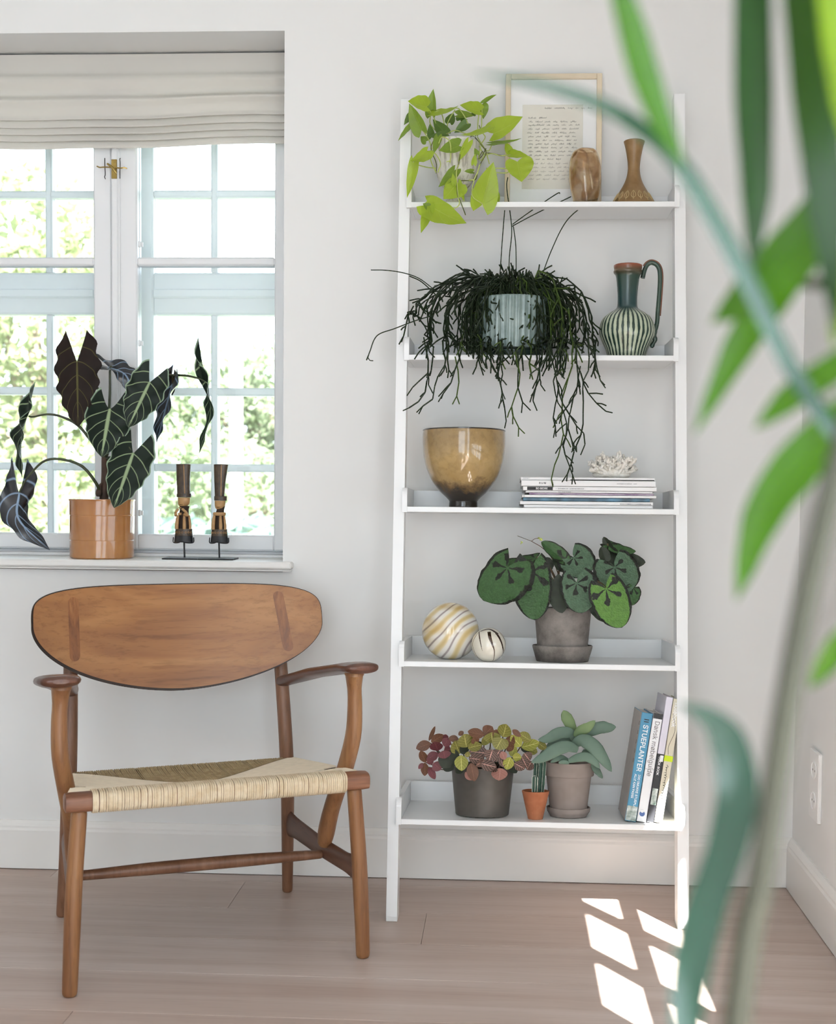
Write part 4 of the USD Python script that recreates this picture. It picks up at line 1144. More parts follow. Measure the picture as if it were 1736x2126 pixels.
part("handle_curl", rod(spline([[J(1185, 1330)[0], 0, J(1185, 1330)[1]], [J(1190, 1470)[0], 0, J(0, 1470)[1]], [J(1178, 1560)[0], 0, J(0, 1560)[1]], [J(1188, 1630)[0], 0, J(0, 1630)[1]], [J(1150, 1700)[0], 0, J(0, 1700)[1]], [J(1125, 1770)[0], 0, J(0, 1770)[1]]], 18), [.006, .006, .0055, .005, .0045, .004, .0045, .005, .0058, .006, .0055, .0048, .0044, .0046, .005, .0055, .005, .004], 10), "jug_handle_glaze", jg, smooth=60)

# --- tray 3: ochre bowl on a foot
mat("bowl_glaze", {"tc": ("texture_coordinate", {}), "s": ("separate_xyz", {}), "n": ("noise_texture", {"scale": 24.0, "detail": 5.0, "roughness": 0.7}), "n2": ("noise_texture", {"scale": 85.0, "detail": 2.0}), "m": ("math", {"math_type": "multiply_add", "value2": 0.075}),
                   "mm": ("map_range", {"from_min": 0.055, "from_max": 0.185, "clamp": True}), "r": ("rgb_ramp", {"ramp": [(0.0, lin("#211b14")), (0.13, lin("#2c231a")), (0.24, lin("#6b5535")), (0.36, lin("#a08557")), (0.7, lin("#ad915f")), (1.0, lin("#977d52"))]}),
                   "r2": ("rgb_ramp", {"ramp": [(0.35, (0.62, 0.6, 0.58)), (0.55, (1, 1, 1))]}), "mx": ("mix", {"mix_type": "multiply", "fac": 0.4}),
                   "p": ("principled_bsdf", {"roughness": 0.12, "coat_weight": 0.6})},
    [("tc.object", "s.vector"), ("tc.object", "n.vector"), ("tc.object", "n2.vector"), ("n.fac", "m.value1"), ("s.z", "m.value3"), ("m.value", "mm.value"), ("mm.result", "r.fac"), ("n2.fac", "r2.fac"), ("r.color", "mx.color1"), ("r2.color", "mx.color2"), ("mx.color", "p.base_color")])
plain("bowl_rim", "#2a2118", rough=0.2, coat=0.5)
b, R_ = stand(2, 962, 1052, back=0.095)
rows = [(29, 1052), (30, 1050), (29.6, 1042), (29.8, 1038), (36, 1031), (50, 1018), (63, 1001), (73, 983), (80, 963), (84, 943), (86, 920), (86, 903), (85.3, 893)]
bw = thing("footed_bowl", "deep glossy ochre bowl with mottled dark base on a short foot", "bowl", b, R_)
pr_ = smooth_prof(pots(rows, 1052, b[1]), 60)
part("body", lathe(vessel(pr_, 0.0035, 0.012), 96), "bowl_glaze", bw, smooth=60)
part("rim", lathe([(pr_[-1][0] - .0036, pr_[-1][1] - .001), (pr_[-1][0] + .0006, pr_[-1][1] - .0012), (pr_[-1][0] + .0006, pr_[-1][1] + .0012), (pr_[-1][0] - .0018, pr_[-1][1] + .0022), (pr_[-1][0] - .0036, pr_[-1][1] + .001), (pr_[-1][0] - .0036, pr_[-1][1] - .001)], 96), "bowl_rim", bw, smooth=60)

# --- tray 3: stacked magazines
plain("paper_white", "#eeeded", rough=0.55)
plain("paper_lilac", "#dcd7e2", rough=0.5)
plain("pages", "#dcd9d2", rough=0.9, var=0.2, scale=900, stretch=(0.02, 0.02, 1))
plain("print_black", "#1a1a1c", rough=0.6)
plain("print_grey", "#8a8888", rough=0.7)
plain("cover_purple", "#7d5a80", rough=0.45, var=0.45, scale=18, col2="#d4c6d6", stretch=(1, 0.2, 0.2))
plain("cover_blue", "#4f7d98", rough=0.4, var=0.9, scale=26, col2="#15191d", stretch=(1, 0.3, 0.3), detail=1)
plain("cover_dark", "#232124", rough=0.5)
plain("print_mix", "#5b5f66", rough=0.5, var=0.8, scale=30, col2="#d8d8d8", stretch=(1, .2, .2))
mags = [(103, 1437, 338, 369, "paper_white"), (110, 1445, 370, 429, "paper_white"), (128, 1455, 431, 473, "paper_white"), (155, 1415, 474, 494, "paper_white"), (190, 1430, 495, 515, "cover_purple"),
        (120, 1450, 516, 542, "paper_white"), (130, 1390, 543, 578, "cover_blue"), (98, 1420, 579, 613, "paper_white"), (138, 1418, 614, 646, "paper_white")]
mlabels = ["white magazine on top of the stack with a dark strip along its lower edge", "thick white magazine with a spaced serif title, second from the top of the stack", "white magazine with a black title block on its spine, third from the top", "thin plain white magazine right above the purple one in the stack",
           "thin magazine with a mottled purple spine in the stack", "white magazine between the purple and the blue ones in the stack", "magazine with a blue and black picture spine in the stack", "white magazine right below the blue one in the stack", "white magazine at the very bottom of the stack"]
b0, R_ = stand(2, 1220, 1054, back=0.012)
k = mpp(b0[1])
ytot = 646
for i in range(len(mags) - 1, -1, -1):
    xa, xb, ya, yb, m = mags[i]
    X0, X1 = (1060 + xa / 4.822 - 1220) * k, (1060 + xb / 4.822 - 1220) * k
    z0, z1 = (ytot - yb) / 4.822 * k + .0002, (ytot - ya) / 4.822 * k
    dy = [0.004, 0, 0.001, .004, .006, .001, .003, .0, .002][i]
    base = b0 + R_ @ np.array([(X0 + X1) / 2, dy, z0])
    mg = thing("magazine", mlabels[i], "magazine", base, R_, group=None)
    w, h = (X1 - X0) / 2, z1 - z0 - .0002
    part("cover", join(box(-w, w, 0, 0.004, 0, h, min(.0012, h * .3)), box(-w, w, 0.003, 0.180, 0, .0007, .0002), box(-w, w, 0.003, 0.180, h - .0007, h, .0002)), m, mg, smooth=False)
    part("pages", box(-w + .001, w - .001, 0.0035, 0.178, .0008, h - .0008, .0002), "pages", mg, smooth=False)
    G = lambda x: (1060 + x / 4.822 - 1220) * k - (X0 + X1) / 2
    if i == 0:
        part("dark_strip", box(G(600), G(1430), -.0004, .002, .0001, h * .28, .0001), "print_black", mg, smooth=False)
        part("spine_text", xf(text("INTERIØR 7", h * .28), rotx(PI / 2), [G(130), -.0001, h * .45]), "print_grey", mg, smooth=False)
    if i == 1:
        part("spine_title", xf(text("R U M", h * .32, bold=True), rotx(PI / 2), [G(286), -.0001, h * .36]), "print_black", mg, smooth=False)
        part("spine_text", xf(text("INTERIØR OG DESIGN     2009", h * .17), rotx(PI / 2), [G(1060), -.0001, h * .4]), "print_grey", mg, smooth=False)
    if i == 2:
        part("title_block", box(G(170), G(424), -.0003, .002, h * .1, h * .9, .0001), "print_black", mg, smooth=False)
        part("spine_title", xf(text("BO BEDRE", h * .44, bold=True), rotx(PI / 2), [G(255), -.0006, h * .28]), "paper_white", mg, smooth=False)
        part("spine_text", xf(text("9   SEPTEMBER 2009 - DANSK BOLIGMAGASIN", h * .22), rotx(PI / 2), [G(455), -.0001, h * .36]), "print_black", mg, smooth=False)
    if i == 3:
        part("spine_text", xf(text("NR 5   BOLIG OG HAVE", h * .45), rotx(PI / 2), [G(480), -.0001, h * .28]), "print_grey", mg, smooth=False)
    if i == 5:
        part("spine_text", xf(text("4", h * .5, bold=True), rotx(PI / 2), [G(133), -.0001, h * .3]), "print_black", mg, smooth=False)
    if i == 7:
        part("print_strip", box(G(1090), G(1400), -.0003, .002, h * .15, h * .55, .0001), "print_mix", mg, smooth=False)

# --- coral on the magazines
plain("coral_white", "#f3f0ea", rough=0.85, var=0.2, scale=70, col2="#d6d0c4", bump=0.7, bscale=420, dist=0.0015)
ztop = (ytot - 338) / 4.822 * k + .0002
cb = b0 + R_ @ np.array([(1276 - 1220) * k, 0.045, ztop])
co = thing("coral", "white branching coral lying on the stacked magazines", "coral", cb, R_)
rg = np.random.default_rng(21)
part("base_lump", xf(join(*[xf((lambda m: (np.array(m.vertices) * [sx, .02, sz], np.array(m.faces)))(trimesh.creation.icosphere(2, 1.0)), None, [x, rg.uniform(-.006, .006), sz * .9]) for x, sx, sz in ((-.026, .022, .009), (.0, .026, .013), (.020, .018, .008))])), "coral_white", co, smooth=60)
for i in range(54):
    a = rg.uniform(-1.42, 1.42); e = rg.uniform(-.75, .55)
    d = np.array([math.sin(a) * 1.0, -math.cos(e) * .0 + e * .8, math.cos(a) * .95 + .12]); d /= np.linalg.norm(d)
    L = rg.uniform(.030, .054) * (1.0 if abs(a) > .9 else 1.02)
    st = np.array([math.sin(a) * .012, e * .012, .007])
    P = [st, st + d * L * .4 + rg.normal(0, .0022, 3), st + d * L * .75 + rg.normal(0, .003, 3), st + d * L]
    P = [np.array([p[0], p[1], max(p[2], .0035)]) for p in P]
    ms = [rod(spline(P, 9), np.linspace(.0046, .0036, 9), 7)]
    for j in range(rg.integers(3, 7)):
        o = P[1] + (P[3] - P[1]) * rg.uniform(.2, .9); dd = unit(d + rg.normal(0, .9, 3)); dd[2] = max(dd[2], -.2)
        ms.append(rod(np.array([o, o + dd * .006, o + dd * rg.uniform(.009, .013)]), [.0034, .0033, .0029], 6))
    part("branch", join(*ms), "coral_white", co, smooth=60)
# ------------------------------------------------------------------ lime trailing plant on the top tray
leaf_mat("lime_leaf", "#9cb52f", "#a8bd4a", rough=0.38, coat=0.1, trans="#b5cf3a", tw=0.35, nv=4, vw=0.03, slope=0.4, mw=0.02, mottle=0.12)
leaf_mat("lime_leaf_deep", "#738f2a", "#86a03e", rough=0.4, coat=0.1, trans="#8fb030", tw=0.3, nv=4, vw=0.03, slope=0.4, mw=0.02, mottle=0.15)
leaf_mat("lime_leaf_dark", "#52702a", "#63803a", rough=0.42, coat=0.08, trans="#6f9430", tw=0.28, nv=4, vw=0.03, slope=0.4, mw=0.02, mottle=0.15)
plain("lime_stalk", "#a8b560", rough=0.5)
plain("vine_stem", "#3f3f26", rough=0.6, var=0.5, scale=60, col2="#6f7a3a")
mat("white_carved", {"tc": ("texture_coordinate", {}), "mp": ("mapping", {"scale": (1, 1, 0.12)}), "n": ("noise_texture", {"scale": 130.0, "detail": 3.0}), "r": ("rgb_ramp", {"ramp": [(0.36, lin("#b3aea4")), (0.5, lin("#e4e1da")), (1, lin("#efece6"))]}),
                     "b": ("bump", {"strength": 0.5, "distance": 0.002}), "p": ("principled_bsdf", {"roughness": 0.8})},
    [("tc.object", "mp.vector"), ("mp.vector", "n.vector"), ("n.fac", "r.fac"), ("r.color", "p.base_color"), ("n.fac", "b.height"), ("b.normal", "p.normal")])
b, R_ = stand(0, 946, 420, back=0.066)
k = mpp(b[1])
po = thing("potted_pothos", "lime green trailing plant in a white carved footed pot on the top tray", "potted plant", b, R_)
rows = [(24, 419), (25, 417), (24, 411), (18, 403), (14, 394), (14.5, 389), (22, 381), (32, 370), (40, 352), (45.5, 332), (49, 310), (50, 296), (49.5, 288)]
part("pot", lathe(vessel(smooth_prof(pots(rows, 419, b[1]), 56), 0.006, 0.03), 80, lambda a, r, z: r * (1 + 0.012 * np.sin(40 * a))), "white_carved", po, smooth=60)
part("soil", lathe([(.0500, .139), (.03, .142), (0, .143)], 24), "potting_soil", po)
CY = b[1]


def zq(x, y, d=0.0):
    return at(820 + x / 5.6, 160 + y / 5.6, CY + d)


L_, D_, K_ = "lime_leaf", "lime_leaf_deep", "lime_leaf_dark"
# (joint, tip, width) in the enlarged crop; depth offsets towards the room are negative
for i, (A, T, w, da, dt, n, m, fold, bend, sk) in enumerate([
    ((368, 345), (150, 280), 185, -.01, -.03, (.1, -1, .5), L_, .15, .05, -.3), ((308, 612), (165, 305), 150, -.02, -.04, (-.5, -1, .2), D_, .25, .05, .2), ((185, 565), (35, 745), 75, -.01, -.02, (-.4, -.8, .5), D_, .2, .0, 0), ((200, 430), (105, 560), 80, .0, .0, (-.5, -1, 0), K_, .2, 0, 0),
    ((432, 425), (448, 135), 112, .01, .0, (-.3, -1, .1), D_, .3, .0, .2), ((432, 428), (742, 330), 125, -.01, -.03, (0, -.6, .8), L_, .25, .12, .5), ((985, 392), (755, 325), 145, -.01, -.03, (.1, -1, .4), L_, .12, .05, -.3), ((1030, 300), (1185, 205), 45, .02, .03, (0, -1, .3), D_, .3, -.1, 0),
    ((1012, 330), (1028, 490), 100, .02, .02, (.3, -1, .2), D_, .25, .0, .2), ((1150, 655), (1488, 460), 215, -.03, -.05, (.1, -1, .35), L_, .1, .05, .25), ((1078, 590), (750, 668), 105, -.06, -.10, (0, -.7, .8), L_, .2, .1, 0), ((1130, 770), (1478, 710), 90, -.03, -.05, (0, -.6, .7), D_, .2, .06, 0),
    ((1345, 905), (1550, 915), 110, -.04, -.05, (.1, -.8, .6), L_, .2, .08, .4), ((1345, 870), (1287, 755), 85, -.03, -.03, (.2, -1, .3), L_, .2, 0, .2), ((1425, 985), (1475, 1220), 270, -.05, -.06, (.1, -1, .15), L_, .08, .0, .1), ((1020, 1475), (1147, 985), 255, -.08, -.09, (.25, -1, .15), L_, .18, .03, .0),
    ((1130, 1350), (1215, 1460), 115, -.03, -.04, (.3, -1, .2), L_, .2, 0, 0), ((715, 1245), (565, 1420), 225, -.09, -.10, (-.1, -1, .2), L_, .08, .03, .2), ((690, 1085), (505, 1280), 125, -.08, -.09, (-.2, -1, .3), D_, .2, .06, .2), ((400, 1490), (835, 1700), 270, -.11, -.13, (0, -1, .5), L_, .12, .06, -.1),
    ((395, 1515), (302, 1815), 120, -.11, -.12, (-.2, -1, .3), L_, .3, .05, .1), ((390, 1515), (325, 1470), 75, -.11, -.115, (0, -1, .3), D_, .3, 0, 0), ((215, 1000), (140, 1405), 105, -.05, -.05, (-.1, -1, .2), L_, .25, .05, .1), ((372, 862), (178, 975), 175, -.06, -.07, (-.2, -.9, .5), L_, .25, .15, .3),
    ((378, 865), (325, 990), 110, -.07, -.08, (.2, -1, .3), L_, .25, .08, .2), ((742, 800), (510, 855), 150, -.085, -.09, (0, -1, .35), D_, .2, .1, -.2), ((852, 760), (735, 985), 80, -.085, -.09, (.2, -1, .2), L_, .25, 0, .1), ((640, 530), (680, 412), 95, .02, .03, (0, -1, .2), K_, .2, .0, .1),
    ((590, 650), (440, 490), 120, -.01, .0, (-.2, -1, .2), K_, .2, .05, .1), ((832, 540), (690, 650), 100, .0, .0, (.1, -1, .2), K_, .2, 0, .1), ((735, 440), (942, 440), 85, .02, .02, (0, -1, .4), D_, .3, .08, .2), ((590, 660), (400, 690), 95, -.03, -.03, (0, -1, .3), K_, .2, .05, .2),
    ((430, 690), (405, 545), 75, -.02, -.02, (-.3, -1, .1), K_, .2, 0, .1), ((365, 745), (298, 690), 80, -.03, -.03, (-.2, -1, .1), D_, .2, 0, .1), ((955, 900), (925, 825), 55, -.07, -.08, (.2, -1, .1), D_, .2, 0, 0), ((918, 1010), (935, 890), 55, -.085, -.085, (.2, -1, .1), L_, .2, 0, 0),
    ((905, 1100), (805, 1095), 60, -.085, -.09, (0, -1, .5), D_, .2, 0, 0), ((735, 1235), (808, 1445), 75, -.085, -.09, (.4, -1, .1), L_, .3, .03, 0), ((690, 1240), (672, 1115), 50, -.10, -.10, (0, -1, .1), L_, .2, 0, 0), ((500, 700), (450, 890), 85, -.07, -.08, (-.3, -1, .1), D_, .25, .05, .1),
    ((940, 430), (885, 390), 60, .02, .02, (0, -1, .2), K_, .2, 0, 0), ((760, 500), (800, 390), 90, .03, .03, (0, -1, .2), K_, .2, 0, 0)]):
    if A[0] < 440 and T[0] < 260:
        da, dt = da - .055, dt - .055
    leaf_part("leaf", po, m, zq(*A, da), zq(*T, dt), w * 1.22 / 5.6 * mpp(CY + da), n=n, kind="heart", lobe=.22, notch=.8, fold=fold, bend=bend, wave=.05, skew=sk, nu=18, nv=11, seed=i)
stems = [([(600, 700), (560, 480), (520, 395), (432, 425)], 0), ([(620, 690), (610, 560), (640, 480), (700, 380)], 0), ([(500, 690), (470, 520), (430, 430), (368, 345)], 0), ([(540, 690), (420, 560), (410, 480), (432, 425)], 0), ([(860, 560), (800, 440), (745, 370), (700, 360)], 0), ([(960, 690), (965, 540), (975, 450), (985, 392)], 0),
         ([(930, 690), (1000, 600), (1010, 480), (1015, 330)], 0), ([(1000, 780), (1050, 700), (1020, 640), (1078, 590)], -.03), ([(985, 770), (1080, 860), (1130, 770), (1150, 655)], -.02), ([(430, 840), (400, 740), (340, 640), (308, 612)], -.04), ([(500, 1110), (530, 1000), (460, 880), (372, 862)], -.07), ([(480, 1110), (440, 1030), (400, 920), (372, 900)], -.07),
         ([(480, 1060), (380, 1050), (280, 1025), (215, 1000)], -.06), ([(980, 800), (1040, 900), (1130, 890), (1250, 915), (1345, 880)], -.03), ([(1060, 1060), (1200, 1060), (1360, 1060), (1425, 985)], -.04), ([(1180, 1110), (1290, 1115), (1340, 1090)], -.04), ([(640, 1000), (650, 900), (640, 760), (590, 705), (540, 705), (510, 770)], -.085), ([(600, 985), (640, 970), (650, 930)], -.085),
         ([(740, 1020), (715, 1100), (722, 1240), (735, 1380), (750, 1470), (700, 1520), (560, 1520), (400, 1500)], -.10), ([(990, 1010), (960, 1110), (920, 1200), (900, 1380), (1020, 1475)], -.09), ([(1060, 870), (1010, 960), (975, 940), (1000, 800)], -.05), ([(600, 660), (700, 620), (800, 650), (920, 690)], -.02), ([(960, 700), (1050, 850), (1100, 1010)], -.04), ([(860, 1200), (920, 1195)], -.09)]
for ps, d in stems:
    ps = [zq(x, y, d) for x, y in ps]
    n = 8 * len(ps)
    part("stem", tube(spline(ps, n), .0013, 7), "lime_stalk", po, world=True, smooth=60)
vines = [([(930, 700), (1000, 780), (1060, 880), (1000, 1000), (960, 1110), (930, 1195), (770, 1205)], -.06), ([(470, 700), (420, 830), (480, 1000), (480, 1120)], -.06), ([(760, 900), (740, 1020), (715, 1100), (720, 1240), (730, 1380), (760, 1440), (822, 1605)], -.10), ([(1060, 880), (1130, 890), (1245, 915)], -.03),
         ([(880, 700), (920, 650), (1000, 640), (980, 560)], -.01), ([(1020, 860), (970, 950), (1010, 920), (1060, 830)], -.05)]
for ps, d in vines:
    part("vine", tube(spline([zq(x, y, d) for x, y in ps], 10 * len(ps)), .0012, 6), "vine_stem", po, world=True, smooth=60)
# ------------------------------------------------------------------ mistletoe cactus in the fluted pot, second tray
plain("fluted_glaze", "#8a9b98", rough=0.22, var=0.35, scale=20, col2="#5d7270", coat=0.5)
plain("fluted_base", "#2c3f38", rough=0.3, coat=0.3)
leafy("cactus_twig", "#2b3d23", "#3c5226", 0.5)
leafy("cactus_twig_fresh", "#55702f", "#6d8a36", 0.5)
b, R_ = stand(1, 1064, 737, back=0.088)
k = mpp(b[1]); RC = b
rh = thing("potted_mistletoe_cactus", "dense dark green hanging plant of thin twigs in a fluted grey-green pot", "potted plant", b, R_)
R1 = 75.5 * k
part("pot", lathe(vessel([(R1 * .93, .0175), (R1, .0195), (R1, .06), (R1, 118 * k), (R1 * .995, 120 * k)], 0.005, 0.03), 240, lambda a, r, z: r * (1 - 0.030 * np.abs(np.sin(20 * a)) ** 0.8)), "fluted_glaze", rh, smooth=50)
part("pot_foot", lathe([(0, 0), (R1 * .80, 0), (R1 * .83, .003), (R1 * .83, .015), (R1 * .78, .0185), (0, .0185)], 64), "fluted_base", rh, smooth=40)
part("soil", lathe([(R1 * .93, .12), (0, .125)], 24), "potting_soil", rh)
rg = np.random.default_rng(42)
MP = mpp(b[1] - .08)
CX, TOP = b[0], b[2] + 118 * k


def twig(P, r):
    return rod(P, r, 5) if len(P) > 2 else rod(np.array([P[0], (P[0] + P[1]) / 2, P[1]]), r, 5)


def strand(path, seg=0.021, r=0.00185, fork=.55, jit=.30, tips=2):
    """A chain of thin jointed twigs along a path, each joint kinked, many with a side twig or two."""
    path = np.asarray(path, float); ln = np.r_[0, np.cumsum(np.linalg.norm(np.diff(path, axis=0), axis=1))]
    n = max(int(ln[-1] / seg), 2); s = np.linspace(0, ln[-1], n + 1)
    q = np.stack([np.interp(s, ln, path[:, c]) for c in range(3)], 1)
    q[1:] += rg.normal(0, seg * jit * .32, (n, 3))
    ms = []
    for i in range(n):
        ms.append(twig(q[i:i + 2], r * rg.uniform(.85, 1.15)))
        if i and rg.random() < fork:
            d = unit(q[i + 1] - q[i]); o = unit(np.cross(d, rg.normal(size=3)))
            e = q[i] + (d * rg.uniform(.5, .95) + o * rg.uniform(.35, .8)) * seg * rg.uniform(.8, 1.5)
            ms.append(twig(np.array([q[i], (q[i] + e) / 2 + o * seg * .08, e]), r * .95))
            if rg.random() < .3:
                e2 = e + unit(e - q[i] + rg.normal(0, seg * .5, 3) - [0, 0, seg * .4]) * seg * .9
                ms.append(twig(np.array([e, e2]), r * .9))
    d = unit(q[-1] - q[-2])
    for _ in range(tips):
        o = unit(np.cross(d, rg.normal(size=3)))
        ms.append(twig(np.array([q[-1], q[-1] + (d + o * .55) * seg * rg.uniform(.5, 1)]), r * .85))
    return join(*ms)


def hang(ang, reach, rise, drop, r0=.055):
    """From the soil out over the rim and down; ang 0 = right, -90 deg = towards the room."""
    c, s_ = math.cos(ang), math.sin(ang)
    sy = .62 if s_ < 0 else .40
    pts = []
    a0 = np.array([CX + c * r0 * .7, RC[1] + s_ * r0 * .7, TOP + .004])
    pts.append(a0); pts.append(a0 + [c * (reach - r0) * .45, s_ * (reach - r0) * .45 * sy, rise])
    pts.append(np.array([CX + c * reach * .86, RC[1] + s_ * reach * .86 * sy + (s_ < 0) * -.0, TOP + rise * .45]))
    pts.append(np.array([CX + c * reach, RC[1] + s_ * reach * sy, TOP - drop * .35]))
    pts.append(np.array([CX + c * reach * rg.uniform(.9, 1.06), RC[1] + s_ * reach * sy * 1.02, TOP - drop]))
    p = spline(pts, 30); p[:, 1] = np.minimum(p[:, 1], -.035)
    low = p[:, 2] < TOP - .105
    fy = SHELF[1][0][1] - .006
    p[low, 1] = np.minimum(p[low, 1], fy)
    wide = (p[:, 0] < LXL + .035) | (p[:, 0] > LXR - .05)
    p[wide, 1] = np.minimum(p[wide, 1], fy)
    return p


n_st = 0
for i in range(150):
    a = rg.uniform(-PI, PI) if i % 3 else -rg.uniform(.1, PI - .1)
    c = math.cos(a)
    front = max(-math.sin(a), 0)
    lim = .215 if c < 0 else .175
    reach = rg.uniform(.085, max(lim * (abs(c) * .9 + .25), .095)) if front < .85 else rg.uniform(.09, .13)
    rise = rg.uniform(.018, .062)
    drop = rg.uniform(.02, .17)
    if front > .75 and abs(c) < .5:
        drop = rg.uniform(.0, .075) if rg.random() < .62 else rg.uniform(.10, .18)
    p = hang(a, reach, rise, drop)
    part("stem", strand(p, fork=.6), "cactus_twig" if rg.random() < .9 else "cactus_twig_fresh", rh, world=True, smooth=False)
for i in range(46):                                   # a curtain of short twigs over the front of the pot
    a = -rg.uniform(.35, PI - .35)
    p = hang(a, rg.uniform(.088, .125), rg.uniform(.012, .04), rg.uniform(.015, .115))
    part("stem", strand(p, seg=.019, r=.0016, fork=.7), "cactus_twig" if rg.random() < .85 else "cactus_twig_fresh", rh, world=True, smooth=False)
for i in range(34):                                   # short upright tuft over the soil
    a = rg.uniform(-PI, PI); r = rg.uniform(.0, .06)
    p0 = np.array([CX + r * math.cos(a), RC[1] + r * math.sin(a) * .7, TOP + .002])
    d = unit([rg.normal(0, .7) + math.cos(a) * .5, rg.normal(0, .3), rg.uniform(.5, 1.2)])
    part("stem", strand(np.array([p0, p0 + d * .03, p0 + d * rg.uniform(.045, .075) + [0, 0, -.006]]), fork=.5), "cactus_twig", rh, world=True, smooth=False)


def pxs(pts, d):
    return np.array([at(x, y, d) for x, y in pts])


FR = SHELF[1][0][1] - .03
traced = [([(1038, 573), (1043, 500), (1048.5, 430)], -.12, .0013, 0), ([(1056.5, 575), (1058, 530), (1062.5, 473), (1052.5, 392), (1054.5, 368)], -.12, .0013, 0), ([(1064, 466), (1100, 440), (1155, 403), (1163, 402)], -.125, .0012, 0), ([(1063, 470), (1110, 445), (1186, 408)], -.125, .0012, 0),
          ([(1072, 570), (1071, 510), (1066, 470)], -.12, .0012, 0), ([(1119, 590), (1145, 520), (1175, 461), (1212, 427), (1240, 412)], -.12, .0013, 0), ([(1208, 428), (1225, 428), (1241, 433)], -.12, .0013, 0),
          ([(770, 560.5), (800, 561), (835, 566), (870, 578), (905, 604)], -.16, .0012, 0), ([(850, 573), (875, 585), (905, 612)], -.14, .0014, 0), ([(900, 655), (865, 665), (820, 682), (783, 697), (768, 730), (764, 742)], FR, .0013, 0), ([(764, 742), (768, 748), (775, 749)], FR, .0011, 0), ([(765, 738), (761, 748)], FR, .0016, 0)]
for pts, d, r, f in traced:
    p = pxs(pts, d)
    part("stem", rod(spline(p, 8 * len(p)), r, 6), "cactus_twig", rh, world=True, smooth=60)
longs = [([(1180, 640), (1190, 740), (1170, 830), (1165, 900), (1160, 950), (1145, 990)], 2), ([(1190, 700), (1200, 790), (1180, 870), (1190, 930), (1182, 985)], 2), ([(1210, 650), (1225, 740), (1210, 820), (1215, 870), (1195, 925)], 2), ([(1170, 700), (1150, 800), (1175, 880), (1172, 940), (1190, 988)], 2), ([(1140, 720), (1160, 810), (1180, 860), (1210, 900), (1215, 925)], 1),
         ([(1220, 690), (1240, 760), (1245, 790)], 2), ([(1195, 750), (1225, 820), (1260, 852)], 1), ([(1070, 730), (1078, 800), (1060, 850), (1078, 886)], 2), ([(1040, 730), (1042, 790), (1050, 840), (1052, 870)], 1), ([(1075, 730), (1075, 790), (1085, 835)], 2), ([(1120, 735), (1115, 800), (1105, 835)], 1), ([(1010, 735), (1030, 780), (1040, 815)], 2),
         ([(900, 720), (890, 790), (870, 830), (852, 848)], 1), ([(930, 730), (915, 780), (895, 830), (880, 845)], 2), ([(880, 700), (890, 760), (872, 797), (858, 806)], 1), ([(945, 740), (955, 790), (948, 822)], 2), ([(1150, 700), (1120, 770), (1110, 810)], 2), ([(1205, 760), (1190, 830), (1165, 860)], 2), ([(1160, 800), (1150, 860), (1152, 890)], 2), ([(960, 720), (945, 770), (928, 800), (920, 815)], 2)]
for pts, tips in longs:
    p = pxs(pts, FR - .012 + rg.uniform(-.02, .02))
    part("stem", strand(spline(p, 6 * len(p)), seg=.024, r=.0016, fork=.42, jit=.3, tips=tips), "cactus_twig" if rg.random() < .8 else "cactus_twig_fresh", rh, world=True, smooth=False)
# ------------------------------------------------------------------ fourth tray: glass balls and the leaf begonia
mat("swirl_glass", {"tc": ("texture_coordinate", {}), "mp": ("mapping", {"rotation": (0.5, 0.75, 0.3)}), "w": ("wave_texture", {"wave_type": "bands", "bands_direction": "z", "scale": 11.0, "distortion": 9.0, "detail": 1.5, "detail_scale": 0.5}),
                    "n": ("noise_texture", {"scale": 16.0, "detail": 1.0}), "mp2": ("mapping", {"rotation": (0.5, 0.75, 0.3), "scale": (.35, .35, 1.6)}), "r": ("rgb_ramp", {"ramp": [(0.0, lin("#d6bf8a")), (0.22, lin("#e4d5ad")), (0.42, lin("#f0eadc")), (0.85, lin("#f3f0e8")), (0.972, lin("#e2dcd4")), (0.988, lin("#8f8284")), (1.0, lin("#b0a5a0"))]}),
                    "r2": ("rgb_ramp", {"ramp": [(0.42, lin("#e0cd9f")), (0.58, (1, 1, 1))]}), "mx": ("mix", {"mix_type": "multiply", "fac": 0.75}),
                    "p": ("principled_bsdf", {"roughness": 0.08, "coat_weight": 0.8, "subsurface_weight": 0.2, "subsurface_radius": (.02, .02, .018)})},
    [("tc.object", "mp.vector"), ("mp.vector", "w.vector"), ("tc.object", "mp2.vector"), ("mp2.vector", "n.vector"), ("w.fac", "r.fac"), ("n.fac", "r2.fac"), ("r.color", "mx.color1"), ("r2.color", "mx.color2"), ("mx.color", "p.base_color")])
plain("cream_glass", "#e4dfd0", rough=0.08, coat=0.8, var=0.06, scale=12)
plain("brown_glass", "#4c3528", rough=0.08, coat=0.8, var=0.4, scale=30, col2="#2c1e17")
b, R_ = stand(3, 934.6, 1370, back=0.100)
k = mpp(b[1]); r = 60 * k
bl = thing("glass_ball", "large marbled cream and ochre glass ball beside the smaller brown streaked one", "ornament", b, R_)
t = np.linspace(-1.30, PI / 2, 44)
part("body", lathe([(0, 0)] + [(r * math.cos(a), r * (math.sin(a) + math.sin(1.30))) for a in t[:-1]] + [(0, r * (1 + math.sin(1.30)))], 72), "swirl_glass", bl, smooth=80)
b2, R_ = stand(3, 1014.3, 1372, back=0.042)
r2 = 36 * mpp(b2[1])
b2l = thing("glass_ball", "small cream glass ball with dark brown streaks", "ornament", b2, R_)
part("body", lathe([(0, 0)] + [(r2 * math.cos(a), r2 * (math.sin(a) + math.sin(1.25))) for a in np.linspace(-1.25, PI / 2, 40)[:-1]] + [(0, r2 * (1 + math.sin(1.25)))], 64), "cream_glass", b2l, smooth=80)
cz2 = r2 * math.sin(1.25)


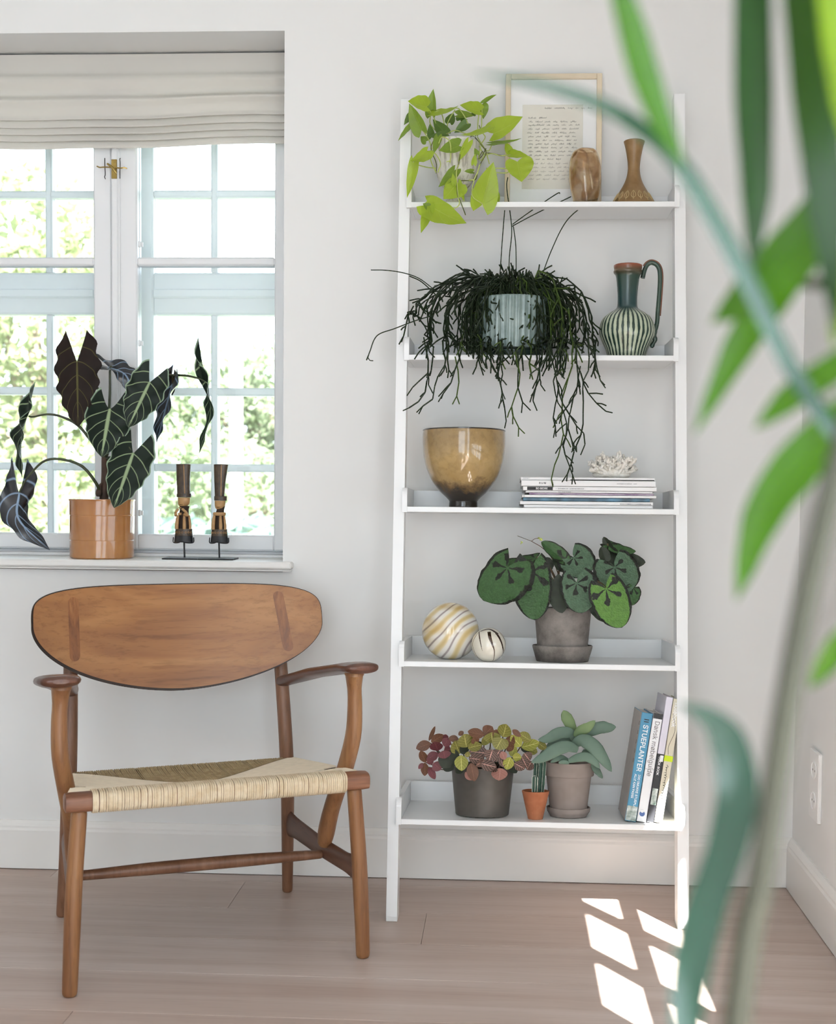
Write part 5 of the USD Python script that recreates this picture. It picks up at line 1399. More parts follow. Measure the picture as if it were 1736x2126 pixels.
def sph(x, y, lift=1.004):
    """crop pixel (8.267 per px) on the ball's face -> point on its surface"""
    u, v = (x - 1275) / 300, (873 - y) / 298
    w = math.sqrt(max(1 - u * u - v * v, 0.0)); n = math.hypot(u, v)
    if n > 1:
        u, v = u / n, v / n
    return np.array([u, -w, v]) * r2 * lift + [0, 0, cz2]


for pts, w in (([(1110, 640), (1120, 740), (1145, 860), (1172, 965)], [.0036, .0034, .0022, .0006]), ([(1280, 640), (1300, 740), (1340, 850), (1375, 950), (1375, 1060), (1350, 1145)], [.009, .008, .0045, .0022, .0018, .0012]), ([(1400, 660), (1480, 780), (1520, 900), (1530, 980), (1505, 1060)], [.0075, .0058, .0044, .0034, .0008]),
               ([(1130, 640), (1200, 610), (1290, 600), (1380, 640), (1440, 680)], [.004, .005, .006, .007, .006]), ([(1120, 640), (1040, 740), (1000, 850), (1020, 960), (1080, 1070), (1170, 1160)], [.0014, .0018, .002, .002, .002, .0012]), ([(1450, 650), (1540, 760), (1568, 870)], [.001, .0016, .0008])):
    P = spline([sph(*q) for q in pts], 24); wd = np.interp(np.linspace(0, 1, 24), np.linspace(0, 1, len(w)), w) / 2
    c = P - [0, 0, cz2]; c /= np.linalg.norm(c, axis=1, keepdims=True)
    tt = np.gradient(P, axis=0); tt /= np.linalg.norm(tt, axis=1, keepdims=True); s_ = np.cross(c, tt)
    rowsP = []
    for f_ in np.linspace(-1, 1, 7):
        q = c * r2 + s_ * (wd * f_)[:, None]; q /= np.linalg.norm(q, axis=1, keepdims=True)
        rowsP.append(q * r2 * (1.004 if abs(f_) < .99 else 0.998) + [0, 0, cz2])
    g, _ = grid(np.stack(rowsP, 1))
    part("streak", g, "brown_glass", b2l, smooth=True)

mat("grey_clay", {"tc": ("texture_coordinate", {}), "n": ("noise_texture", {"scale": 22.0, "detail": 5.0, "roughness": 0.65}), "r": ("rgb_ramp", {"ramp": [(0.3, lin("#5f5a56")), (0.55, lin("#7f7a75")), (0.75, lin("#8d8782"))]}), "s": ("separate_xyz", {}),
                  "a": ("math", {"math_type": "multiply_add", "value2": 0.05}), "zr": ("map_range", {"from_min": 0.028, "from_max": 0.062, "clamp": True}), "zc": ("rgb_ramp", {"ramp": [(0, (0.55, 0.54, 0.53)), (1, (1, 1, 1))]}), "mx": ("mix", {"mix_type": "multiply", "fac": 1.0}),
                  "b": ("bump", {"strength": 0.15, "distance": 0.001}), "n2": ("noise_texture", {"scale": 260.0}), "p": ("principled_bsdf", {"roughness": 0.9})},
    [("tc.object", "n.vector"), ("tc.object", "n2.vector"), ("tc.object", "s.vector"), ("n.fac", "r.fac"), ("n.fac", "a.value1"), ("s.z", "a.value3"), ("a.value", "zr.value"), ("zr.result", "zc.fac"), ("r.color", "mx.color1"), ("zc.color", "mx.color2"), ("mx.color", "p.base_color"), ("n2.fac", "b.height"), ("b.normal", "p.normal")])


def begonia_mat(name, green, dark="#15180f", blot="#171a12"):
    g = lin(green)
    n = {"at": ("attribute", {"attribute": "lc"}), "s": ("separate_xyz", {}), "x0": ("math", {"math_type": "subtract", "value2": 0.02}),
         "an": ("math", {"math_type": "arctan2"}), "nz2": ("noise_texture", {"scale": 75.0, "detail": 2.0}), "aw": ("math", {"math_type": "multiply_add", "value2": 0.55}), "k": ("math", {"math_type": "multiply", "value2": 5.6}), "co": ("math", {"math_type": "cosine"}),
         "xx": ("math", {"math_type": "multiply"}), "yy": ("math", {"math_type": "multiply"}), "rr": ("math", {"math_type": "add"}), "r": ("math", {"math_type": "sqrt"}),
         "tc": ("texture_coordinate", {}), "nz": ("noise_texture", {"scale": 130.0, "detail": 3.0}), "rn": ("math", {"math_type": "multiply_add", "value2": 0.16}),
         "rad": ("rgb_ramp", {"ramp": [(0.0, (0, 0, 0)), (0.08, (0, 0, 0)), (0.13, (.85, .85, .85)), (0.25, (.7, .7, .7)), (0.40, (1, 1, 1)), (0.56, (0, 0, 0))]}),
         "ca": ("math", {"math_type": "multiply_add", "value2": 0.5, "value3": 0.12}), "bl": ("math", {"math_type": "multiply_add", "value2": 1.0, "value3": 0.0}),
         "mul": ("math", {"math_type": "multiply"}), "th": ("map_range", {"from_min": 0.26, "from_max": 0.36, "clamp": True}),
         "en": ("math", {"math_type": "multiply_add", "value2": 0.18}), "ed": ("map_range", {"from_min": 0.93, "from_max": 0.97, "clamp": True}),
         "vo": ("voronoi_texture", {"scale": 240.0}), "bp": ("bump", {"strength": 0.55, "distance": 0.002}),
         "gr": ("rgb_ramp", {"ramp": [(0.3, tuple(x * .75 for x in g)), (0.7, g)]}), "m1": ("mix", {"color2": lin(blot)}), "m2": ("mix", {"color2": lin(dark)}),
         "p": ("principled_bsdf", {"roughness": 0.5, "specular_ior_level": 0.35})}
    l = [("at.vector", "s.vector"), ("s.x", "x0.value1"), ("s.y", "an.value1"), ("x0.value", "an.value2"), ("an.value", "aw.value3"), ("nz2.fac", "aw.value1"), ("tc.object", "nz2.vector"), ("aw.value", "k.value1"), ("k.value", "co.value1"),
         ("x0.value", "xx.value1"), ("x0.value", "xx.value2"), ("s.y", "yy.value1"), ("s.y", "yy.value2"), ("xx.value", "rr.value1"), ("yy.value", "rr.value2"), ("rr.value", "r.value1"),
         ("tc.object", "nz.vector"), ("nz.fac", "rn.value1"), ("r.value", "rn.value3"), ("rn.value", "rad.fac"), ("co.value", "ca.value1"), ("ca.value", "mul.value1"), ("rad.color", "mul.value2"),
         ("mul.value", "th.value"), ("th.result", "m1.fac"), ("nz.fac", "gr.fac"), ("gr.color", "m1.color1"), ("nz.fac", "en.value1"), ("s.z", "en.value3"), ("en.value", "ed.value"), ("ed.result", "m2.fac"),
         ("m1.color", "m2.color1"), ("m2.color", "p.base_color"), ("tc.object", "vo.vector"), ("vo.distance", "bp.height"), ("bp.normal", "p.normal")]
    n.pop("bl")
    mat(name, n, l)


begonia_mat("begonia_green", "#3c5e35")
begonia_mat("begonia_grey", "#4f6a52")
begonia_mat("begonia_bright", "#5a8438")
plain("begonia_dark", "#26301f", rough=0.6, var=0.4, scale=60)
plain("begonia_stalk", "#4b4a2c", rough=0.6, var=0.5, scale=40, col2="#5d3c2c")
plain("flower_lime", "#c3cf6a", rough=0.6)
b, R_ = stand(3, 1167.5, 1372, back=0.086)
k = mpp(b[1]); BY_ = b[1]
be = thing("potted_begonia", "leafy begonia with dark-blotched crinkled leaves in a grey clay pot on a saucer", "potted plant", b, R_)
zz_ = lambda py: (1373 - py) * k
part("saucer", lathe([(0, 0), (53 * k, 0), (54 * k, .001), (62 * k, zz_(1345)), (62.5 * k, zz_(1341)), (61 * k, zz_(1339.5)), (58.5 * k, zz_(1341)), (51 * k, .007), (0, .007)], 64), "grey_clay", be, smooth=40)
part("pot", lathe([(0, .0075), (50 * k, .0075), (50.5 * k, .010), (59 * k, zz_(1266)), (59 * k, zz_(1263)), (57.5 * k, zz_(1261.5)), (54 * k, zz_(1263)), (53 * k, zz_(1275)), (0, zz_(1275))], 64), "grey_clay", be, smooth=40)
part("soil", lathe([(53.5 * k, zz_(1275) + .0003), (20 * k, zz_(1270)), (0, zz_(1269))], 24), "potting_soil", be)


def zb(x, y, d=0.0):
    return at(970 + x / 4.451, 1090 + y / 4.451, BY_ + d)


for i, (A, T, w, da, dt, n, m, kw) in enumerate([
    ((375, 388), (150, 700), 500, -.07, -.10, (-.1, -.8, .6), "begonia_green", dict(lobe=.42, bend=.06, skew=.18)), ((600, 420), (625, 880), 370, -.075, -.10, (.1, -1, .3), "begonia_green", dict(lobe=.36, fold=-.12, bend=.04)), ((640, 300), (285, 350), 210, -.03, -.05, (0, -.6, .9), "begonia_green", dict(lobe=.15, bend=.12)),
    ((905, 330), (685, 155), 150, -.02, -.02, (.3, -1, .3), "begonia_green", dict(lobe=.1, fold=.5)), ((985, 298), (1120, 460), 350, -.02, -.04, (.1, -1, .3), "begonia_grey", dict(lobe=.48, bend=.03)), ((1362, 385), (1480, 630), 440, -.03, -.05, (.2, -1, .25), "begonia_grey", dict(lobe=.48, bend=.03)),
    ((1300, 170), (1560, 245), 140, .0, -.01, (.2, -.7, .7), "begonia_green", dict(lobe=.25, bend=.12)), ((1320, 300), (1650, 345), 170, -.0, -.0, (.1, -.9, .3), "begonia_dark", dict(lobe=.2, bend=.05)), ((1012, 532), (1060, 815), 350, -.06, -.085, (-.05, -1, .3), "begonia_grey", dict(lobe=.45, bend=.03, skew=.1)),
    ((1285, 585), (1430, 950), 370, -.085, -.10, (.05, -1, .35), "begonia_bright", dict(lobe=.3, bend=.03)), ((800, 510), (880, 815), 200, -.045, -.06, (.1, -1, .1), "begonia_dark", dict(lobe=.15)), ((1540, 580), (1500, 745), 170, -.04, -.05, (.3, -1, .1), "begonia_green", dict(lobe=.15)),
    ((1200, 640), (1330, 900), 260, -.06, -.08, (0, -1, .2), "begonia_dark", dict(lobe=.15)), ((1220, 480), (1120, 560), 140, -.03, -.04, (0, -1, .2), "begonia_dark", dict(lobe=.15)), ((1330, 230), (1260, 110), 80, .0, .0, (-.4, -1, .1), "begonia_dark", dict(lobe=.1, fold=.5)), ((720, 400), (760, 300), 140, -.02, -.02, (.2, -1, 0), "begonia_dark", dict(lobe=.1)),
    ((900, 400), (800, 280), 130, -.02, -.02, (.3, -1, 0), "begonia_dark", dict(lobe=.1, fold=.3)), ((1280, 330), (1240, 200), 110, -.01, -.01, (.3, -1, 0), "begonia_dark", dict(lobe=.1, fold=.3))]):
    leaf_part("leaf", be, m, zb(*A, da), zb(*T, dt), w / 4.451 * mpp(BY_ + da), n=n, kind="round", wave=.05, ragged=.012, nu=24, nv=17, seed=i, notch=.6, **kw)
for ps, d0, d1 in (([(880, 800), (820, 650), (700, 480), (560, 400), (375, 388)], -.0, -.068), ([(890, 800), (860, 620), (740, 450), (600, 420)], .0, -.073), ([(895, 790), (840, 560), (740, 360), (640, 300)], .0, -.03), ([(900, 790), (850, 560), (850, 420), (905, 330)], .0, -.02), ([(905, 790), (900, 560), (920, 380), (985, 298)], .0, -.018),
                 ([(920, 800), (1100, 620), (1260, 460), (1362, 385)], .0, -.028), ([(930, 800), (1150, 560), (1290, 330), (1300, 170)], .02, .0), ([(910, 800), (930, 640), (1012, 532)], .0, -.058), ([(920, 800), (1040, 600), (1150, 520), (1240, 540), (1285, 585)], .0, -.083), ([(900, 800), (820, 640), (800, 510)], 0, -.044)):
    q = [zb(x, y, d0 + (d1 - d0) * j / (len(ps) - 1)) for j, (x, y) in enumerate(ps)]
    part("stalk", tube(spline(q, 20), np.linspace(.0030, .0022, 20), 8), "begonia_stalk", be, world=True, smooth=60)
fl = part("flower_stalk", join(tube(spline([zb(880, 560, -.0), zb(790, 320, -.02), zb(700, 215, -.02), zb(595, 150, -.02)], 16), np.linspace(.0012, .0007, 16), 6), tube(spline([zb(595, 150, -.02), zb(530, 125, -.02), zb(465, 100, -.02)], 8), .0006, 5), tube(spline([zb(595, 150, -.02), zb(625, 128, -.02), zb(665, 120, -.02)], 8), .0006, 5)), "begonia_stalk", be, world=True)
rg = np.random.default_rng(2)
for x, y, s_ in ((685, 132, 1.0), (505, 165, .55)):
    c = zb(x, y, -.022)
    part("flower", join(*[xf((lambda m: (np.array(m.vertices) * [1, .5, .8], np.array(m.faces)))(trimesh.creation.icosphere(1, .0028 * s_)), None, c + rg.normal(0, .0022 * s_, 3)) for _ in range(6)]), "flower_lime", fl, world=True)

# ------------------------------------------------------------------ bottom tray
plain("zinc_grey", "#5c5852", rough=0.45, var=0.35, scale=14, col2="#46423d", coat=0.05)
b, R_ = stand(4, 1001, 1698, back=0.090)
k = mpp(b[1]); FY = b[1]
fi = thing("potted_nerve_plant", "bushy nerve plant with olive, brown and red veined leaves in a dark grey pot", "potted plant", b, R_)
zz_ = lambda py: (1699 - py) * k
part("pot", lathe([(0, .001), (54 * k, .001), (55.5 * k, .0025), (56 * k, .004), (66 * k, zz_(1600)), (66.3 * k, zz_(1597)), (64.5 * k, zz_(1596)), (63 * k, zz_(1610)), (0, zz_(1610))], 72), "zinc_grey", fi, smooth=40)
part("soil", lathe([(63.5 * k, zz_(1609.5)), (30 * k, zz_(1604)), (0, zz_(1602))], 24), "potting_soil", fi)
fk = dict(rough=.5, coat=.02, nv=5, vw=.085, slope=.35, mw=.04, mottle=.2)
leaf_mat("nerve_olive", "#7d7a36", "#b9b267", trans="#98973c", tw=.15, **fk)
leaf_mat("nerve_lime", "#989a3a", "#d3cf7c", trans="#a9ac40", tw=.18, **fk)
leaf_mat("nerve_brown", "#6b4630", "#86604a", trans="#84533a", tw=.15, **fk)
leaf_mat("nerve_red", "#6a3238", "#86484c", trans="#7c3a40", tw=.15, **fk)
leaf_mat("nerve_vein", "#4f3a30", "#cf9f92", **fk)
leaf_mat("nerve_pink", "#a8766a", "#bd8f82", trans="#b98478", tw=.2, **fk)
plain("nerve_stem", "#4f3a26", rough=.7)


def zf(x, y, d=0.0):
    return at(850 + x / 5.787, 1460 + y / 5.787, FY + d)


O_, Y_, B_, Rr, V_, P_ = "nerve_olive", "nerve_lime", "nerve_brown", "nerve_red", "nerve_vein", "nerve_pink"
FL = [((1125, 405), (1165, 250), 150, O_), ((1115, 420), (1040, 555), 160, O_), ((1125, 425), (1150, 555), 105, O_), ((610, 605), (545, 450), 155, O_), ((690, 530), (660, 370), 185, O_), ((705, 540), (875, 500), 110, O_), ((620, 625), (630, 815), 140, Y_), ((690, 650), (710, 580), 60, O_),
      ((1215, 650), (1165, 800), 120, Y_), ((1225, 640), (1270, 500), 85, Y_), ((1240, 650), (1350, 650), 95, Y_), ((1350, 530), (1565, 470), 120, Y_), ((1340, 520), (1220, 385), 115, Y_), ((1460, 450), (1320, 360), 110, O_), ((1540, 470), (1650, 550), 95, O_), ((1440, 560), (1540, 590), 85, O_), ((900, 380), (1000, 280), 130, B_), ((900, 380), (700, 340), 110, B_),
      ((990, 350), (1000, 480), 190, O_), ((880, 420), (960, 480), 110, O_), ((1080, 410), (1010, 330), 100, B_), ((650, 340), (590, 385), 50, B_), ((590, 430), (470, 420), 70, B_), ((265, 470), (415, 380), 100, B_), ((255, 480), (80, 545), 105, B_), ((235, 450), (310, 275), 45, B_), ((195, 710), (135, 570), 85, B_), ((185, 715), (185, 875), 90, B_),
      ((345, 570), (300, 465), 140, Rr), ((410, 570), (430, 665), 140, Rr), ((420, 560), (500, 560), 110, Rr), ((345, 600), (205, 680), 95, Rr), ((400, 440), (470, 400), 80, Rr), ((290, 720), (380, 800), 115, Rr), ((235, 770), (310, 915), 75, Rr), ((165, 720), (110, 790), 45, Rr), ((470, 420), (420, 520), 100, Rr), ((290, 680), (210, 720), 70, Rr),
      ((945, 600), (715, 580), 130, V_), ((1000, 560), (960, 690), 150, V_), ((1090, 560), (1010, 700), 140, V_), ((850, 720), (1050, 770), 120, V_), ((720, 660), (900, 680), 110, V_), ((900, 690), (800, 755), 90, V_), ((1010, 740), (960, 820), 150, V_), ((1380, 600), (1450, 690), 120, V_), ((1260, 720), (1390, 790), 100, V_), ((1350, 640), (1420, 780), 110, V_), ((1470, 700), (1410, 800), 110, V_),
      ((740, 720), (785, 940), 120, B_), ((670, 830), (770, 920), 80, P_), ((1090, 780), (1075, 930), 170, P_), ((1110, 580), (1150, 680), 80, P_), ((1100, 660), (1130, 770), 70, V_), ((1160, 430), (1270, 480), 130, B_), ((1240, 320), (1340, 400), 60, B_), ((1180, 500), (1250, 560), 100, B_), ((560, 560), (500, 700), 130, "begonia_dark"), ((480, 620), (400, 780), 170, "begonia_dark"),
      ((700, 600), (620, 500), 110, "begonia_dark"), ((860, 560), (780, 480), 120, "begonia_dark"), ((1200, 700), (1290, 840), 120, "begonia_dark"), ((420, 700), (530, 800), 140, "begonia_dark"), ((1380, 480), (1420, 600), 100, "begonia_dark"), ((820, 480), (760, 420), 90, B_), ((1010, 620), (1110, 700), 100, "begonia_dark"), ((760, 640), (860, 760), 120, "begonia_dark"), ((640, 760), (560, 840), 90, "begonia_dark")]
rg = np.random.default_rng(8)
for i, (A, T, w, m) in enumerate(FL):
    A, T = np.array(A, float), np.array(T, float)
    cx = (A + T)[0] / 2; cy = (A + T)[1] / 2
    d = -.030 - .055 * max(0, 1 - ((cx - 870) / 620) ** 2) - (.012 if cy > 600 else -.004) + rg.normal(0, .004)
    if m == "begonia_dark":
        d += .014
    nn = (rg.normal(0, .25), -1, .25 + rg.normal(0, .25))
    leaf_part("leaf", fi, m, zf(*A, d), zf(*T, d - rg.uniform(0, .012)), w / 5.787 * mpp(FY + d) * 1.22, n=nn, kind="oval", bend=.04, fold=.12, curl=.05, nu=13, nv=9, seed=i)
for i in range(0, len(FL), 2):
    A = np.array(FL[i][0], float); d = -.035
    c0 = np.array([870 + (A[0] - 870) * .55, 800.0])
    part("stem", tube(spline([zf(*c0, .0), zf(*((c0 + A) / 2 + [0, 10]), d * .6), zf(*A, d + .006)], 10), .0013, 6), "nerve_stem", fi, world=True, smooth=60)

plain("terracotta", "#b0714e", rough=0.85, var=0.22, scale=24, col2="#9a5b3b", bump=0.15, bscale=150, dist=0.001)
plain("cactus_green", "#3d5b4c", rough=0.55, var=0.35, scale=50, col2="#2c463b")
plain("cactus_wool", "#dcdccf", rough=0.9)
b, R_ = stand(4, 1111.5, 1704, back=0.045)
k = mpp(b[1])
ca = thing("potted_cactus", "tiny three-stemmed ribbed cactus in a small terracotta pot", "potted plant", b, R_)
zz_ = lambda py: (1704.5 - py) * k
part("pot", lathe([(0, 0), (15 * k, 0), (15.6 * k, .001), (28.5 * k, zz_(1648)), (28.7 * k, zz_(1646.3)), (27.4 * k, zz_(1645.6)), (26 * k, zz_(1647)), (25 * k, zz_(1651)), (0, zz_(1651))], 48), "terracotta", ca, smooth=40)
part("soil", lathe([(25.2 * k, zz_(1650.7)), (0, zz_(1649))], 20), "potting_soil", ca)
for x, top, w, lean, dy in ((1125.5, 1581, 8.2, 3.5, .003), (1112.5, 1586, 6.5, 2.0, .007), (1109, 1613.5, 6.2, 0.5, -.010)):
    x0 = (x - lean - 1111.5) * k
    zs_ = np.linspace(zz_(1652), zz_(top), 18); u = np.linspace(0, 1, 18)
    rr_ = w * k * np.where(u > .86, np.sqrt(np.clip(1 - ((u - .86) / .14) ** 2, 0.01, 1)), np.interp(u, [0, .3, 1], [.78, .95, 1]))
    a = np.linspace(0, 2 * PI, 40, endpoint=False)
    star = 1 - .30 * np.abs(np.sin(2.5 * a + .3))
    v = np.stack([np.stack([x0 + lean * k * u[i] + rr_[i] * star * np.cos(a), dy + rr_[i] * star * np.sin(a), np.full(40, zs_[i])], 1) for i in range(18)])
    g = np.concatenate([v, v[:, :1]], 1)
    m_, _ = grid(g)
    cst = part("stem", (m_[0], m_[1][:, ::-1]), "cactus_green", ca, smooth=50)
    for j in range(5):
        aa = (PI * j - .3) / 2.5
        tuf = [xf(trimesh.creation.icosphere(1, .00085), None, [x0 + lean * k * uu + np.interp(uu, u, rr_) * 1.0 * math.cos(aa), dy + np.interp(uu, u, rr_) * math.sin(aa), np.interp(uu, u, zs_)]) for uu in np.linspace(.03, .99, 26)]
        part("wool_ridge", join(*tuf), "cactus_wool", cst, kind="stuff")

plain("pale_clay", "#9b8f89", rough=0.9, var=0.2, scale=12, col2="#857a73", bump=0.08, bscale=180, dist=0.001)
plain("propeller_leaf", "#647b6b", rough=0.55, var=0.2, scale=16, col2="#52695b")
plain("propeller_leaf_green", "#71875a", rough=0.55, var=0.2, scale=16, col2="#5d7550")
b, R_ = stand(4, 1180, 1699, back=0.098)
k = mpp(b[1]); SY = b[1]
su = thing("potted_succulent", "grey-green propeller succulent with thick sickle leaves in a pale clay pot and saucer", "potted plant", b, R_)
zz_ = lambda py: (1700.5 - py) * k
part("saucer", lathe([(0, 0), (36 * k, 0), (38 * k, .001), (43 * k, zz_(1692)), (44.5 * k, zz_(1690)), (45.5 * k, zz_(1684)), (45.5 * k, zz_(1681.5)), (43 * k, zz_(1681)), (40 * k, .006), (0, .006)], 64), "pale_clay", su, smooth=30)
part("pot", lathe([(0, .0065), (37 * k, .0065), (38 * k, .009), (47 * k, zz_(1617)), (47.5 * k, zz_(1616)), (51.5 * k, zz_(1615.5)), (52.2 * k, zz_(1614)), (54.0 * k, zz_(1589)), (53.5 * k, zz_(1587)), (49 * k, zz_(1587.5)), (47 * k, zz_(1597)), (0, zz_(1597))], 72), "pale_clay", su, smooth=30)
part("soil", lathe([(47.3 * k, zz_(1596.6)), (0, zz_(1593))], 24), "potting_soil", su)


def zs2(x, y, d=0.0):
    return at(1060 + x / 7.233, 1460 + y / 7.233, SY + d)


for pts, w, d0, d1, m in (([(965, 430), (890, 300), (830, 190), (795, 108)], 150, .0, .0, "propeller_leaf_green"), ([(965, 500), (1050, 420), (1160, 360), (1275, 262)], 135, -.02, -.03, "propeller_leaf_green"), ([(1000, 500), (1150, 430), (1350, 365), (1480, 365), (1585, 355)], 160, .0, .0, "propeller_leaf"), ([(965, 560), (900, 455), (740, 445), (560, 530), (415, 552)], 150, -.01, -.03, "propeller_leaf"),
                         ([(930, 610), (800, 545), (660, 580), (530, 660)], 100, .0, .0, "propeller_leaf"), ([(945, 610), (1080, 560), (1240, 640), (1390, 830), (1520, 1028)], 185, -.03, -.06, "propeller_leaf"), ([(1010, 700), (860, 650), (680, 700), (500, 810), (312, 890)], 165, -.045, -.075, "propeller_leaf"), ([(1080, 720), (1160, 770), (1220, 800)], 120, -.02, -.03, "propeller_leaf"),
                         ([(870, 860), (740, 820), (600, 890)], 80, -.03, -.05, "propeller_leaf"), ([(875, 870), (1010, 820), (1150, 810), (1260, 880), (1340, 980)], 120, -.045, -.06, "propeller_leaf"), ([(1220, 900), (1290, 1000), (1385, 1130)], 90, -.02, -.03, "propeller_leaf"), ([(880, 900), (800, 880), (720, 900)], 60, -.045, -.05, "propeller_leaf"), ([(560, 640), (500, 740), (390, 870)], 70, -.01, -.02, "propeller_leaf")):
    n = 26
    P = spline([zs2(x, y, d0 + (d1 - d0) * j / (len(pts) - 1)) for j, (x, y) in enumerate(pts)], n)
    u = np.linspace(0, 1, n)
    ww = w * 1.18 / 7.233 * mpp(SY) / 2 * np.interp(u, [0, .1, .35, .6, .85, .95, 1], [.45, .7, 1, 1, .62, .32, .04])
    part("leaf", tube(P, ww, 14, sx=.30, sy=1.0, side=[0.1, -1, .25]), m, su, world=True, smooth=60)

# ------------------------------------------------------------------ books leaning against the right rail
plain("book_blue", "#4389ab", rough=0.4)
plain("book_white", "#efeff0", rough=0.4)
plain("book_lilac", "#d9d6e2", rough=0.4)
plain("book_black", "#1d1e22", rough=0.45)
plain("book_beige", "#d3cdb8", rough=0.6)
plain("book_grey_cover", "#b9b2ad", rough=0.5, var=0.15, scale=30)
plain("book_photo", "#3f5d4c", rough=0.45, var=0.9, scale=60, col2="#dfe6e2", detail=2)
plain("tab_yellow", "#c6dd1e", rough=0.6)
plain("emblem_blue", "#3d5687", rough=0.4)
plain("marker_grey", "#6f6a68", rough=0.6)
lean = math.radians(8.6)
o, RS, dep = SHELF[4]
BKD = 0.165


def book(label, x0px, x1px, top_py, dy, name="book", extra=0.0, depth=BKD):
    """A closed book standing on the bottom tray, spine to the room, leaning right; x in px at its foot."""
    base = o + RS @ np.array([0, dy, BT]); base = base + RS @ np.array([0, 0, .0004])
    k = mpp(base[1])
    xa, xb = at(x0px, 1709, base[1])[0], at(x1px, 1709, base[1])[0]
    w = (xb - xa) * math.cos(lean) - .0004; h = (at(1330, top_py, base[1])[2] - at(1330, 1709, base[1])[2]) / math.cos(lean)
    Rb = RS @ roty(lean + extra)
    base = np.array([xa, base[1], base[2] + w * math.sin(lean + extra)]) if False else np.array([xa, base[1], base[2]])
    base = base + RS @ np.array([0, 0, w * math.sin(lean + extra)])
    t = thing(name, label, "book", base, Rb)
    return t, w, h, k


def spine_text(t, s, x, ztop, size, m, bold=False, dy=-.0006, name="spine_title"):
    """Lettering running down the spine."""
    tv, tf = text(s, size, .0003, bold)
    v = np.stack([x + tv[:, 1], np.full(len(tv), dy) - 0 + (0.0003 - tv[:, 2]), ztop - tv[:, 0]], 1)
    return part(name, (v, tf), m, t, smooth=False)


def boards(t, w, h, m, d=BKD, th=.0022, pages="pages"):
    part("cover", join(box(0, th, 0, d, 0, h, .0005), box(w - th, w, 0, d, 0, h, .0005), box(0.0003, w - .0003, -.0003, .0022, 0, h, .0008)), m, t, smooth=False)
    part("page_block", box(th - .0002, w - th + .0002, .0018, d - .003, .003, h - .003, .0004), pages, t, smooth=False)


t, w, h, k = book("thick blue book with bold white title, leftmost of the leaning row", 1297.5, 1321, 1486, .028)
boards(t, w, h, "book_blue")
part("front_print", box(-.0005, .0003, .004, BKD - .002, .001, h - .001, .0001), "book_grey_cover", t, smooth=False)
for j in range(5):
    part("print_block", box(-.0009, .0, .012 + 0 * j, .020, h - .030 - .021 * j, h - .021 - .021 * j, .0001), "marker_grey", t, smooth=False)
spine_text(t, "STUEPLANTER", w * .32, h - .026, w * .44, "book_white", True)
spine_text(t, "200 SMUKKE STUEPLANTER", w * .56, h - .137, w * .20, "book_white", True, name="spine_text")
spine_text(t, "ALLE KAN PASSE", w * .22, h - .137, w * .20, "book_white", True, name="spine_text")
for j in (0, 1):
    part("spine_bar", box(w * .30, w * .74, -.0007, 0, h - .016 - .005 * j, h - .0138 - .005 * j, .0001), "book_black", t, smooth=False)
part("spine_picture", box(.0006, w - .0006, -.0007, 0, .0015, .034, .0001), "book_photo", t, smooth=False)
t, w, h, k = book("white book with thin grey title lettering, right of the blue book", 1322, 1342, 1487, .026)
boards(t, w, h, "book_white")
part("spine_band", box(.0003, w - .0003, -.0008, .004, h - .011, h + .0003, .0002), "book_black", t, smooth=False)
spine_text(t, "Dansk møbelguide", w * .30, h - .016, w * .50, "marker_grey")
part("spine_line", box(.0004, w - .0004, -.0007, 0, h * .485, h * .488, .0001), "print_grey", t, smooth=False)
em = part("emblem", xf(lathe([(0, 0), (w * .30, 0), (w * .28, .0005), (0, .0006)], 20), rotx(PI / 2), [w * .45, -.0002, .018]), "emblem_blue", t, smooth=False)
part("emblem_cut", xf(lathe([(0, 0), (w * .2, 0), (w * .18, .0004), (0, .0005)], 16), rotx(PI / 2), [w * .42, -.0006, .024]), "book_white", em, smooth=False)
t, w, h, k = book("tall book with pale lilac upper spine and black lower spine", 1343, 1357.5, 1451, .024)
boards(t, w, h, "book_lilac")
part("spine_panel", box(-.0002, w + .0002, -.0008, .003, .001, h * .545, .0002), "book_black", t, smooth=False)
part("spine_note", box(w * .45, w * .95, -.0012, 0, h * .485, h * .535, .0001), "book_white", t, smooth=False)
spine_text(t, "COOK BOOK", w * .28, h * .525, w * .34, "book_white", True, dy=-.0011)
part("spine_picture", box(w * .1, w * .9, -.0011, 0, h * .14, h * .27, .0001), "book_photo", t, smooth=False)
t, w, h, k = book("beige notebook with a bright yellow tab, next to the white rail", 1358.5, 1376, 1455, .022)
boards(t, w, h, "book_beige")
spine_text(t, "notebook", w * .25, h - .008, w * .50, "book_white", True)
part("yellow_tab", box(-.0006, w + .0008, -.0012, .0006, h * .495, h * .54, .0002), "tab_yellow", t, smooth=False)
rg = np.random.default_rng(5)
zz_ = np.linspace(h * .46, h * .18, 46)
part("handwritten_title", tube(np.stack([w * .45 + w * .22 * np.sin(np.arange(46) * 1.9) * rg.uniform(.3, 1, 46), np.full(46, -.0006), zz_ + .002 * np.cos(np.arange(46) * 1.9)], 1), .0005, 4), "print_black", t)
part("pen_line", tube(spline([[w * .2, -.0005, h * .88], [w * .75, -.0005, h * .75], [w * .3, -.0005, h * .62], [w * .4, -.0005, h * .55]], 20), .0004, 4), "print_black", t)
# ------------------------------------------------------------------ socket plate on the right wall
plain("socket_plastic", "#efeeec", rough=0.35)
plain("socket_dark", "#5a5652", rough=0.6)


def onwall(px, py):
    r = pix(px, py)
    return EYE + r * ((XR - EYE[0]) / r[0])


